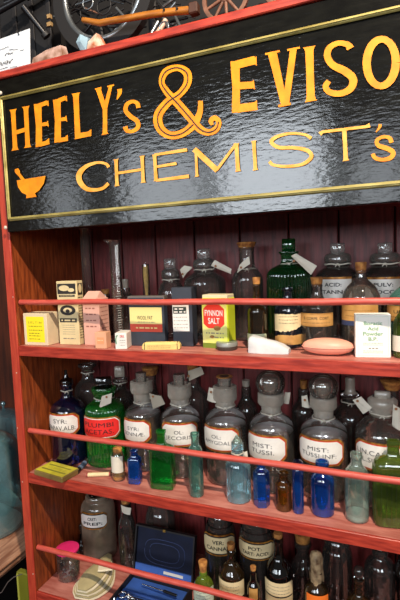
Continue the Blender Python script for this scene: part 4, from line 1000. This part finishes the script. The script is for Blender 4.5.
# open instrument case
def case():
    zc = Z3+.026
    h0, h1 = atz(132.5, 571, zc), atz(192, 587, zc)
    U = (h1-h0); w = U.length; U.normalize(); V = Vector((U.y, -U.x, 0))       # V towards the viewer
    t = thing('instrument_case', 'open navy-lined black case of metal instruments on the bottom shelf', 'instrument case', (h0+h1)/2-Vector((0, 0, .026)))
    nav = mat('navy_velvet', rgb(20, 27, 52), .9, var=.35, scale=40); blu = mat('blue_silk', rgb(52, 92, 172), .6, var=.3, scale=30); blk = mat('black_leathercloth', rgb(26, 24, 26), .5, var=.3)
    D = .095; H = .026
    R = Matrix((U, V*-1, Vector((0, 0, 1)))).transposed()
    c = (h0+h1)/2+V*(D/2); c.z = Z3
    def lb(m, x0, x1, y0, y1, z0, z1, mt, bev=.0): m.box((c.x+x0, c.y+y0, Z3+z0), (c.x+x1, c.y+y1, Z3+z1), mt, rot=R, piv=(c.x, c.y, Z3), bev=bev)
    W = w/2; Dd = D/2
    m = MB(); lb(m, -W, W, -Dd, Dd, .0005, .004, blk); lb(m, -W, -W+.003, -Dd, Dd, .004, H, blk); lb(m, W-.003, W, -Dd, Dd, .004, H, blk); lb(m, -W, W, -Dd, -Dd+.003, .004, H, blk); lb(m, -W, W, Dd-.003, Dd, .004, H, blk); m.build('tray', t)
    m = MB(); lb(m, -W+.0032, W-.0032, -Dd+.0032, Dd-.0032, .0042, .016, blu, .001); lb(m, -W+.004, W-.004, -Dd+.045, -Dd+.055, .016, .021, blu, .003); lb(m, -W+.03, W-.01, -Dd+.02, -Dd+.04, .016, .022, blk, .003); m.build('lining', t)
    # lid, leaning back
    al = math.radians(14); N = (V*math.cos(al)+Vector((0, 0, math.sin(al)))); T = (Vector((0, 0, math.cos(al)))-V*math.sin(al))
    L = (at(135, 530, h0.y)-h0).length
    def lp(u, v, o): return h0+U*u+T*v+N*o
    def slab(m, u0, u1, v0, v1, o0, o1, mt):
        vs = [lp(u, v, o) for o in (o0, o1) for (u, v) in ((u0, v0), (u1, v0), (u1, v1), (u0, v1))]
        m.add(vs, [(0, 3, 2, 1), (4, 5, 6, 7), (0, 1, 5, 4), (1, 2, 6, 5), (2, 3, 7, 6), (3, 0, 4, 7)], mt)
    m = MB(); slab(m, 0, w, .001, L, -.012, -.009, blk)
    for u0, u1, v0, v1 in ((0, .003, .001, L), (w-.003, w, .001, L), (.003, w-.003, L-.003, L), (.003, w-.003, .001, .004)): slab(m, u0, u1, v0, v1, -.009, .0, blk)
    lid = m.build('lid', t)
    m = MB(); slab(m, .0032, w-.0032, .0042, L-.0032, -.009, -.0065, nav); slab(m, .004, w-.004, .0045, .018, -.0065, -.003, blu)
    m.build('lid_lining', lid)
    m = MB(); cx_, cy_ = w*.5, L*.5
    for k_, (a, b) in enumerate(((.34, .16), (.25, .08))):
        pts = [lp(cx_+w*a*math.copysign(abs(math.cos(q))**.6, math.cos(q)), cy_+L*(b+.1)*math.copysign(abs(math.sin(q))**.7, math.sin(q)), -.0062) for q in [2*PI*i/28 for i in range(28)]]
        m.tube(pts, .0007, mat('blue_piping', rgb(56, 70, 110), .6), 5, True)
    m.build('piping', lid)
    m = MB(); slab(m, w*.48, w*.52, L-.0035, L+.001, -.001, .002, mat('brass', rgb(196, 160, 80), .3, metal=.9)); m.build('clasp', lid)
    m = MB(); slab(m, w*.52, w*.84, .009, .014, -.003, -.002, mat('ivory_plate', rgb(200, 196, 190), .5)); m.build('maker_plate', lid)
    st = mat('nickel_plate', rgb(206, 210, 216), .18, metal=1.0)
    P = lambda x, y, z: Vector((c.x, c.y, Z3)) + R @ Vector((x, y, z))
    q = thing('steel_instrument', 'slender steel probe lying across the open case', 'instrument', P(0, .0, .023))
    m = MB(); m.tube([P(-W*.45, .022, .025), P(W*.1, .019, .026), P(W*.75, .016, .026)], [.0012, .0016, .0009], st, 10); m.build('shaft', q)
    m = MB(); m.tube([P(W*.3, .0185, .026), P(W*.72, .016, .026)], .0028, M_dark, 10); m.build('handle', q)
    for nm, lb_, xs, ys in (('ring_instrument', 'nickel ring-handled instrument at the left of the case', -W*.78, -.014), ('ring_instrument', 'second nickel ring fitting right of the first in the case', -W*.40, -.022)):
        g = thing(nm, lb_, 'instrument', P(xs, ys, .017))
        m = MB(); m.tube([P(xs+.0075*math.cos(a), ys+.0075*math.sin(a), .022) for a in [2*PI*i/24 for i in range(24)]], .0018, st, 8, True); m.build('ring', g)
        m = MB(); m.tube([P(xs+.008, ys, .022), P(xs+.018, ys+.003, .022), P(xs+.026, ys, .021)], [.0022, .0016, .0024], st, 10); m.build('stem', g)
        m = MB(); m.lathe(P(xs+.014, ys+.0, .0165), [(.004, 0), (.004, .006), (.002, .008), (.0035, .010), (.001, .012)], st, 16); m.build('ferrule', g)
    for i in range(7):
        x, y = -W*.9+.013*i, -.030-.004*(i % 2); g = tag(MB().lathe(P(x, y, .0165), [(.003, 0), (.0036, .003), (.002, .005), (.0032, .007), (.0012, .010)], st, 14).build('nickel_fitting', None, P(x, y, .0165)),
            'small nickel fitting in the front of the instrument case', 'fitting', 'nickel fittings lined up in the instrument case')
case()
def pl2(m0, pr=True):
    def f(m, sf, W, H):
        octo(m, sf, W, H, H*.1, .0003, m0)
        if pr:
            for k in range(3): smallprint(m, sf, -W*.6, W*.6, H*(.4-.4*k), H*.13, M_grey, .0005)
    return f
bt('small lime green corked bottle with white label right of the case', .050, 203.5, [(571, 3.6), (573, 4), (576, 3.6), (579, 7), (583, 9.6), (588, 10.4)], G_lime, cork=(561, 571, 4.6, 3.4), lab=dict(kind='p', at=(203, 596, 9.6, 8), hw=10.4, draw=pl2(mat('mottled_white_label', rgb(206, 214, 190), .6, var=.3, scale=60))))
bt('brown long-necked bottle with cream label between lime bottle and the TART: ACID jar', .062, 231.5, [(549, 4), (551, 5), (553, 3.8), (561, 4), (565, 8), (571, 12), (577, 12.8)], G_brown, cork=(543, 549.5, 4, 3.4), lab=dict(kind='p', at=(230.5, 590, 12.2, 8.4), hw=12.8, draw=pl2(M_cream)))
bt('dark jar with VER: CANNAB: label behind the brown bottle', .130, 220, [(522, 13), (525, 14), (530, 15), (534, 15.6), (538, 16)], G_smoke, name='wide_jar', lab=dict(kind='p', at=(219, 545.5, 14.5, 11), hw=16, draw=creamlab('VER:', 'CANNAB:')), fill=(552, mat('dark_herb', rgb(44, 32, 26), .9, var=.4)), stop=[(508, 6), (514, 11), (522, 12)], stopm=G_smoke)
bt('dark jar labelled POT: TART: ACID: at centre of bottom shelf', .118, 257, [(526, 16), (529, 17), (533, 17.4), (538, 18.2)], G_smoke, name='wide_jar', lab=dict(kind='p', at=(256, 551, 16.5, 9.5), hw=18.2, draw=creamlab('POT:', 'TART: ACID:')), stop=[(510, 7), (518, 14), (526, 15)], stopm=G_smoke, fill=(560, MATS['dark_herb']))
bt('thin dark bottle in front of the POT: TART: ACID: jar', .052, 253.5, [(570, 3), (572, 3.4), (580, 3.2), (584, 6), (588, 6.8)], G_black, cork=(566, 570.5, 3, 2.6), lab=dict(kind='p', at=(253, 594, 4, 6), hw=6.8, draw=pl2(M_tan, False)))
def blab(m, sf, W, H):
    octo(m, sf, W, H, H*.1, .0002, M_cream); rect(m, sf, -W*.95, W*.95, -H*.1, H*.0, .0004, M_bk); rect(m, sf, -W*.95, W*.95, -H*.9, -H*.75, .0004, M_lred)
    for k in range(3): smallprint(m, sf, -W*.7, W*.7, H*(.7-.25*k), H*.09, M_grey, .0005)
bt('tall black bottle with ruled white label right of the TART: ACID jar', .080, 278.5, [(537, 5), (541, 5.2), (543, 4.4), (556, 4.6), (562, 10), (568, 13.6), (574, 14)], G_black, cork=(533, 537.5, 4.6, 4.4), lab=dict(kind='p', at=(278, 596, 13, 14), hw=14, draw=blab))
bt('dim bottle with cloth-wrapped neck behind the black bottle', .160, 303, [(541, 8), (545, 9), (549, 6), (556, 6.4), (562, 12), (570, 14)], G_smoke, cork=(534, 541, 8, 7))
t = bt('wax-sealed bottle with an orange label on the bottom shelf', .070, 316.5, [(571, 6), (576, 5), (580, 6), (586, 11), (593, 12.8)], G_brown, lab=dict(kind='p', at=(317, 601, 10, 6), hw=12.8, draw=pl2(mat('orange_label', rgb(240, 120, 40), .5), False)), open_=True)
Xw, Yw = t.location.x, t.location.y; sc = depth(Vector((Xw, Yw, Z3+.05)))/F; zw = lambda py: at(316.5, py, Yw).z
mb = MB(); ps = [(6.4, 584), (6.6, 576), (5.6, 566), (6, 558), (4.6, 553), (1.4, 551)]
mb.lathe((Xw, Yw, 0), [(r_*sc, zw(py)) for r_, py in ps], mat('sealing_wax_cloth', rgb(190, 164, 124), .6, col2=rgb(96, 70, 46), scale=80, bump=.6), 22, cap1=True, cross=lambda a: 1+.1*math.sin(3*a)+.06*math.sin(7*a)); mb.build('wax_seal', t)
bt('wide smoky jar behind the wax-sealed bottle', .150, 337, [(538, 11), (541, 12.6), (546, 12), (549, 14), (556, 15)], G_smoke, name='wide_jar', stop=[(532, 6), (535, 11), (538, 11)], stopm=G_smoke)
bt('bottle with ringed neck and round stopper near right edge', .070, 359, [(577, 5.4), (579, 6), (581, 4.6), (584, 5.4), (587, 4.6), (590, 5.4), (593, 5), (597, 10), (603, 13)], G_brown, stop=[(566, 1), (568, 4.6), (573, 5.4), (577, 3.6)], stopm=G_smoke)
bt('tall dark bottle behind at the right edge of bottom shelf', .150, 380, [(548, 7), (552, 8), (556, 7), (560, 12), (566, 15), (572, 15.4)], G_smoke, stop=[(541, 4), (548, 5)], stopm=G_frost)
bt('near-black bottle cut by the right edge of bottom shelf', .140, 404, [(550, 5), (554, 5.4), (562, 6), (568, 10), (574, 12)], G_black, cork=(545, 550.5, 5, 4.6))

# ================================================================== LEFT OF THE CABINET
M_led = mat('pale_ledge_wood', rgb(196, 148, 118), .45, col2=rgb(140, 92, 68), scale=20, stretch=(6, .8, 6), bump=.2)
xe = -.1
e0, e1 = atx(0, 572, xe), atx(26, 546, xe); ze = (e0.z+e1.z)/2
t = thing('side_counter', 'pale wooden counter ledge with moulded edge left of the cabinet', 'counter', (-.32, -.3, -1.3))
part('counter_top', lambda m: m.box((-.62, -1.0, ze-.006), (xe, DEP+.18, ze), M_led, bev=.002), t)
part('edge_moulding', lambda m: (m.box((-.60, -.99, ze-.024), (xe-.006, DEP+.05, ze-.0062), M_led, bev=.004), m.box((-.6, -.985, ze-.034), (xe-.014, DEP+.05, ze-.0242), M_led, bev=.003)), t)
part('counter_panel', lambda m: m.box((-.6, -.97, -1.3), (xe-.14, DEP+.05, ze-.0342), mat('black_panel', rgb(22, 16, 14), .7, var=.4)), t)
def bell(label, cx, Y, hw, ytop, knob, base_fill=None):
    c = at(cx, 480, Y); X = c.x; sc = depth(Vector((X, Y, ze+.08)))/F; r = hw*sc; zt_ = at(cx, ytop, Y).z
    t = thing('specimen_jar', label, 'jar', (X, Y, ze), 'big pale blue glass jars on the counter')
    n = 12; pr = [(r*.86, ze+.0006), (r*.97, ze+.004), (r, ze+.012), (r, zt_-r*.85)] + [(r*math.cos(PI/2*k/n), zt_-r*.85+r*.85*math.sin(PI/2*k/n)) for k in range(1, n)] + [(.0006, zt_)]
    mb = MB(); mb.lathe((X, Y, 0), pr, G_bell, 56); mb.build('body', t)
    if knob:
        mb = MB(); mb.lathe((X, Y, 0), [(.004, zt_-.001), (.003, zt_+.006), (.0075, zt_+.010), (.008, zt_+.016), (.004, zt_+.021)], G_bell, 20, cap1=True); mb.build('knob', t)
    if base_fill:
        mb = MB(); vs = []; n1, n2 = 8, 36
        for i in range(n1+1):
            for k in range(n2):
                q = i/n1; a = 2*PI*k/n2; vs.append(Vector((X+r*.88*q*math.cos(a), Y+r*.88*q*math.sin(a), ze+.006+(.042*(1-q**1.6))*(1+.3*math.sin(a*3+i)*.5)*(1 if q < 1 else 0)+.008*(1-q))))
        mb.add(vs, [(i*n2+k, i*n2+(k+1) % n2, (i+1)*n2+(k+1) % n2, (i+1)*n2+k) for i in range(n1) for k in range(n2)], mat('pale_sediment', rgb(196, 214, 206), .8, var=.2, scale=60, bump=.5), True); mb.build('contents', t)
    return t
bell('big pale blue domed glass jar with white crystals at left edge', -13, .12, 33.5, 431, False, True)
bell('big blue domed jar with knob behind the crystal jar', 9, .275, 24, 409, True)
# green box below the counter
a = at(20, 567, .02); b = at(29, 566, .02)
t = thing('green_book', 'upright yellow-green slab under the counter beside the cabinet', 'book', (a.x, .02, -.55))
mb = MB(); mb.box((a.x+.002, .006, -.55), (XL-.003, .02, a.z), mat('moss_green_cover', rgb(120, 120, 30), .5, var=.3, scale=12), bev=.002); mb.build('cover', t)
mb = MB(); mb.box((a.x+.004, .0048, -.548), (a.x+.008, .006, a.z-.004), mat('pale_moss', rgb(170, 170, 70), .5)); mb.build('spine_edge', t)
t2 = thing('low_stand', 'dark stand below the counter', 'stand', (a.x, .02, -1.3)); mb = MB(); mb.box((a.x-.02, -.01, -1.3), (XL-.002, .1, -.5503), MATS['black_panel']); mb.build('body', t2)
mb = MB(); pts = [at(x, y, -.12) for x, y in ((-6, 596), (2, 592), (8, 582), (14, 577), (22, 574))]; mb.tube(pts, .0008, mat('grey_wire', rgb(90, 84, 80), .5), 6)
tag(mb.build('loose_wire', None, pts[2]), 'thin grey wire looping in the dark under the counter', 'wire')

# ================================================================== ON TOP OF THE CABINET
ZT = ZC1-.002
M_iron = mat('black_iron', rgb(24, 22, 24), .6, metal=.0, var=.4); M_steel = mat('worn_steel', rgb(150, 156, 160), .3, metal=.8, var=.3)
M_wheelw = mat('old_wheel_wood', rgb(128, 86, 64), .6, col2=rgb(88, 56, 40), scale=60); M_beam = mat('varnished_beam', rgb(180, 114, 36), .45, col2=rgb(124, 72, 22), scale=20, stretch=(1, 6, 6))
def up(x, y, Y): return at(x, y, Y)
# paper card
c = [at(-14, 44, .012), at(29.6, 28.5, .012), at(30.2, 70, .012), at(-14, 84, .012)]
t = thing('paper_card', 'white handwritten card hanging at the upper left corner', 'card', (c[0]+c[2])/2)
mb = MB(); mb.add(c+[p+Vector((0, .0012, 0)) for p in c], [(0, 3, 2, 1), (4, 5, 6, 7), (0, 1, 5, 4), (1, 2, 6, 5), (2, 3, 7, 6), (3, 0, 4, 7)], mat('blue_white_card', rgb(214, 220, 226), .7, var=.06)); mb.build('sheet', t)
def hand(pts, w=.0004):
    mb.tube([at(x, y, .0114) for x, y in pts], w, M_bk, 5)
mb = MB(); rn = random.Random(5)
for (x0, x1, y, s, amp) in ((0, 9, 49.5, -.3, .6), (9, 18, 50, -.1, .5), (5, 13, 55, -.25, 1.4), (20, 24, 50.6, -.2, .5), (0, 13, 64, -.25, 2.2), (0, 8, 69.5, -.3, .5), (10, 17, 67.5, -.2, .5)):
    n = int((x1-x0)*2.2); hand([(x0+(x1-x0)*i/n, y+s*(x1-x0)*i/n+amp*rn.uniform(-1, 1)) for i in range(n+1)], .00045 if amp > 1 else .0003)
mb.build('handwriting', t)
mb = MB(); mb.tube([at(16, 22, .03), at(17, 28, .013), at(18.5, 34, .0105), at(19, 35, .011)], .0012, M_iron, 6); mb.build('string', t)
mb = MB(); p = at(-8, 80, .02); mb.box((c[3].x, .0132, ZT), (c[2].x, .03, ZT+.02), M_iron); mb.build('holder', t)

def wheel(name, label, cat, cx, cy, Y, rp, m, ns, rim, hub, group=None, tilt=0, m2=None):
    c = at(cx, cy, Y); sc = depth(c)/F; r = rp*sc
    c.z = max(c.z, ZT+r+.0005) if name != 'big_iron_ring' else c.z
    t = thing(name, label, cat, c, group)
    A = lambda a, q, dy=0: c+Vector((q*math.cos(a), dy+math.sin(tilt)*q*math.cos(a), q*math.sin(a)))
    b = MB(); n = 64; vs = []; w = rim[0]*sc; d = rim[1]*sc
    for k in range(n):
        a = 2*PI*k/n
        for (q, dy) in ((r, -d), (r, d), (r-w, d), (r-w, -d)): vs.append(A(a, q, dy))
    b.add(vs, [(k*4+j, k*4+(j+1) % 4, ((k+1) % n)*4+(j+1) % 4, ((k+1) % n)*4+j) for k in range(n) for j in range(4)], m); b.build('rim', t)
    if m2:
        b = MB(); b.tube([A(2*PI*k/n, r-w*1.15, -d*.4) for k in range(n)], w*.26, m2, 8, True); b.build('inner_rim', t)
    if hub:
        b = MB(); b.lathe(c-Vector((0, d*1.8, 0)), [(hub*sc*.6, 0), (hub*sc, d*.6), (hub*sc, d*3), (hub*sc*.6, d*3.6)], m, 20, cap1=True, mtx=Matrix.Rotation(-PI/2, 3, 'X')); b.build('hub', t)
        for k in range(ns):
            a = 2*PI*k/ns+.35; b = MB(); b.tube([A(a, hub*sc*.8), A(a, r*.5), A(a, r-w*.6)], [1.8*sc, 1.7*sc, 1.4*sc], m2 or m, 8); b.build('spoke', t)
    return t
GW = 'spoked wooden wheels of the model cart'
wheel('cart_wheel', 'brown spoked model cart wheel left of the other, above CHEMIST sign', 'wheel', 225.5, -3, .055, 24.5, M_wheelw, 10, (4, 1.6), 5, GW)
wheel('cart_wheel', 'second brown spoked cart wheel further right, barely above the cornice', 'wheel', 285.5, -19, .055, 24.5, M_wheelw, 10, (4, 1.6), 5, GW)
cw = at(225.5, -3, .08); t = thing('model_cart', 'dark wooden model cart body behind the spoked wheels', 'cart', (cw.x, .1, ZT))
x0, x1 = at(192, 10, .1).x, at(330, -20, .1).x
part('bed', lambda m: m.box((x0, .075, ZT+.045), (x1, .16, ZT+.055), M_iron, bev=.002), t)
for k in range(4):
    xx = x0+.03+(x1-x0-.06)*k/3; part('post', lambda m: m.box((xx-.004, .08, ZT+.0005), (xx+.004, .15, ZT+.045), M_iron, bev=.001), t)
part('side_rail', lambda m: [m.box((at(186+i*9, 12, .07).x, .066, ZT+.004), (at(190+i*9, 12, .07).x, .074, ZT+.022), M_wheelw) for i in range(2)]+[m.box((x0-.01, .066, ZT+.022), (x0+.05, .074, ZT+.028), M_wheelw)], t)
wheel('big_iron_ring', 'large black-rimmed iron wheel at the upper left', 'wheel', 103, -8, .085, 59, mat('black_tyre', rgb(18, 17, 19), .8), 0, (12, 4), 0, m2=M_steel)
# beam
pts = [at(x, y, .05) for x, y in ((83, 20), (100, 23), (120, 19.5), (150, 14.5), (175, 11.5), (192, 10))]
t = thing('wooden_beam', 'varnished orange wooden beam lying across the ironwork above the sign', 'beam', pts[2])
mb = MB(); mb.tube(pts, [.0048, .0056, .0058, .006, .0062, .0066], M_beam, 10); mb.build('bar', t)
mb = MB(); q = pts[-1]; mb.box(q-Vector((.004, .008, .009)), q+Vector((.012, .008, .009)), mat('dark_wood_block', rgb(70, 40, 26), .6, var=.3), bev=.002); mb.build('end_block', t)
for x, y in ((164, 10), (177, 8.5)):
    q = at(x, y, .0435); mb = MB(); mb.lathe(q, [(.0022, 0), (.0018, .002)], M_iron, 12, cap1=True, mtx=Matrix.Rotation(PI/2, 3, 'X')); mb.build('screw', t)
# machine: black frame with levers
t = thing('iron_machine', 'tangle of black iron machinery with steel levers behind the beam', 'machine', (at(120, 30, .12).x, .12, ZT))
rn = random.Random(11)
def bar(m, pts, r, mt): m.tube([at(x, y, Y) for x, y, Y in pts], r, mt, 8)
part('frame', lambda m: (m.box((at(92, 30, .17).x, .15, ZT+.0005), (at(205, 20, .17).x, .20, ZT+.016), M_iron, bev=.003), m.box((at(95, 20, .17).x, .16, ZT+.015), (at(104, 20, .17).x, .19, ZT+.14), M_iron, bev=.003),
                          m.box((at(150, 20, .17).x, .16, ZT+.015), (at(158, 20, .17).x, .19, ZT+.16), M_iron, bev=.003), m.box((at(92, 0, .17).x, .16, ZT+.062), (at(205, 0, .17).x, .19, ZT+.075), M_iron, bev=.003)), t)
for i in range(60):
    x, y = rn.uniform(60, 195), rn.uniform(-8, 30); a = rn.uniform(-1, 1)
    mb = MB(); l = rn.uniform(8, 22); bar(mb, [(x-l*math.cos(a)/2, y-l*math.sin(a)/2, .10+.0018*i), (x+l*math.cos(a)/2, y+l*math.sin(a)/2, .10+.0018*i)], rn.choice([.0012, .0018, .0026]), rn.choice([M_iron, M_steel, M_iron, M_dark])); mb.build('rod', t)
for x, y, r_ in ((75, 16, 7), (118, 33, 5), (140, 4, 9), (104, 6, 8), (164, 27, 5), (88, 3, 6)):
    c_ = at(x, y, .115); sc = depth(c_)/F; mb = MB(); mb.tube([c_+Vector((r_*sc*math.cos(a), 0, r_*sc*math.sin(a))) for a in [2*PI*k/24 for k in range(24)]], .0014, M_iron if r_ > 6 else M_steel, 8, True); mb.build('gear_ring', t)
for k, (a_, b_, mt, r_) in enumerate((((149, 38), (158, 22), M_steel, .004), ((156, 36), (166, 20), mat('pink_cream_paint', rgb(214, 176, 156), .5), .005), ((172, 34), (163, 18), M_steel, .0028), ((182, 30), (175, 16), M_steel, .0026), ((84, 8), (103, 15), M_wheelw, .0018))):
    mb = MB(); bar(mb, [(*a_, .125), (*b_, .135)], r_, mt); mb.build('lever', t)
# cloth-like scraps behind
def scrap(label, pts, Y, mt, cat='cloth', name='cloth_scrap'):
    P = [at(x, y, Y) for x, y in pts]; n = len(P); dd = Vector((0, .018, .004)); c = sum(P, Vector())/n
    m = MB(); m.add(P+[p+dd for p in P]+[c-Vector((0, .005, 0))], [tuple([n+k for k in range(n)])]+[(k, (k+1) % n, n+(k+1) % n, n+k) for k in range(n)]+[((k+1) % n, k, 2*n) for k in range(n)], mt)
    return tag(m.build(name, None, c), label, cat)
scrap('pale pink cloth scrap between the card and the iron wheel', [(30, 70), (33, 58), (46, 50), (60, 45), (64, 58), (52, 66)], .05, mat('pink_cloth', rgb(206, 176, 166), .8, col2=rgb(120, 84, 60), scale=40))
scrap('crumpled cream and orange wrapper beside the iron wheel', [(86, 54), (88, 42), (96, 33), (101, 44), (103, 50)], .05, mat('cream_orange_paper', rgb(230, 206, 186), .7, col2=rgb(170, 96, 56), scale=50), 'wrapper', 'paper_wrapper')
scrap('light blue cloth scrap inside the iron wheel', [(76, 42), (80, 34), (88, 38), (86, 50), (80, 50)], .06, mat('light_blue_cloth', rgb(150, 180, 196), .8, var=.3))
# dark clutter behind, upper left
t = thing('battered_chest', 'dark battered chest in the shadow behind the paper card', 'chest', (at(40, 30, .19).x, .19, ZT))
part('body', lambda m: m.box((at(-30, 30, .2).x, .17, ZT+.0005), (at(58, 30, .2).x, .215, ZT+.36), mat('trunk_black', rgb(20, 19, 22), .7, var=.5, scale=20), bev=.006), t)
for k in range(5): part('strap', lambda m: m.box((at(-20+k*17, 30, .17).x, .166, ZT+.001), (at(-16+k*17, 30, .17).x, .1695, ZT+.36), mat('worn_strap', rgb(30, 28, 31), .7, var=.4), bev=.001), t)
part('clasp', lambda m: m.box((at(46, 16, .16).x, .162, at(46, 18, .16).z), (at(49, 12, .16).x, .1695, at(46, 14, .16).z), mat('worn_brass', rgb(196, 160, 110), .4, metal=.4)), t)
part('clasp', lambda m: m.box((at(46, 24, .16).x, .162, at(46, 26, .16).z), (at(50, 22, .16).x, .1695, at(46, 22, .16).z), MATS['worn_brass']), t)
t = thing('dark_backdrop', 'big near-black crate added to darken the space behind the iron machinery', 'backdrop', (at(200, 0, .3).x, .3, ZT-.5))
part('body', lambda m: m.box((at(50, 30, .25).x, .25, ZT-.8), (XR+.2, .39, ZT+.6), mat('backdrop_black', rgb(16, 13, 14), .8, var=.5, scale=12), bev=.006), t)  # near-black block added as a dark backdrop for the things on top
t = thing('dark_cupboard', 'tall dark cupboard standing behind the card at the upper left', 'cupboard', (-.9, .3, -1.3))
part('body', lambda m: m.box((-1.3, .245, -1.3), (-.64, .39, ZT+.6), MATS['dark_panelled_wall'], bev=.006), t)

for k, (x, y, L_, a, nm, lb) in enumerate(((8, 6, 40, -.5, 'iron_strut', 'dark iron strut slanting across the black chest behind the card'), (34, 20, 34, .9, 'iron_pipe', 'short dark iron pipe leaning between card and wheel'), (26, -4, 44, -.35, 'iron_rail', 'dark iron rail at the top left corner'))):
    mb = MB(); P_ = [at(x-L_/2*math.cos(a), y-L_/2*math.sin(a), .10+.012*k), at(x+L_/2*math.cos(a), y+L_/2*math.sin(a), .125+.012*k)]
    mb.tube(P_, [.007, .006], M_dark, 10); t = thing(nm, lb, 'metalwork', P_[0]); mb.build('bar', t)
    mb = MB(); mb.tube([P_[1], P_[1]+(P_[1]-P_[0]).normalized()*.008], .0095, M_iron, 12); mb.build('collar', t)
# ================================================================== LIGHT
def area(name, loc, target, sx, sy, e, col):
    l = bpy.data.lights.new(name, 'AREA'); l.shape = 'RECTANGLE'; l.size = sx; l.size_y = sy; l.energy = e; l.color = col
    o = bpy.data.objects.new(name, l); COL.objects.link(o); o.location = loc; o.rotation_euler = (Vector(target)-Vector(loc)).to_track_quat('-Z', 'Y').to_euler(); return o
l = bpy.data.lights.new('ceiling_spot', 'POINT'); l.energy = 118; l.color = (1, .84, .66); l.shadow_soft_size = .022
o = bpy.data.objects.new('ceiling_spot', l); COL.objects.link(o); o.location = (.86, -.70, 1.36)
for nm, x0_, x1_, z0_, z1_, L_ in (('window_light_far', -2.65, -1.9, .62, 1.3, 3.6), ('window_light_middle', -1.35, -.68, .6, 1.36, 6), ('window_light_near', -.52, .26, .6, 1.4, 10.5), ('window_light_right', .44, .8, .62, 1.2, 4)):
    area(nm, ((x0_+x1_)/2, -2.72, (z0_+z1_)/2), ((x0_+x1_)/2*.6+.2, 0, .4), x1_-x0_, z1_-z0_, L_*PI*(x1_-x0_)*(z1_-z0_), (.86, .93, 1.0))
area('window_right', (1.35, -2.5, 1.0), (.6, 0, .2), .7, .9, 30, (.86, .92, 1.0))
w = bpy.data.worlds.new('world'); S.world = w; w.use_nodes = True
w.node_tree.nodes['Background'].inputs[0].default_value = (.9, .85, .8, 1); w.node_tree.nodes['Background'].inputs[1].default_value = .12
S.cycles.transparent_max_bounces = 32; S.cycles.max_bounces = 8
S.view_settings.view_transform = 'Standard'; S.view_settings.look = 'None'; S.view_settings.gamma = 1; S.view_settings.use_curve_mapping = False
S.view_settings.exposure = -.06
for ob in bpy.data.objects:
    for k in ('_w', '_r'):
        if k in ob: del ob[k]
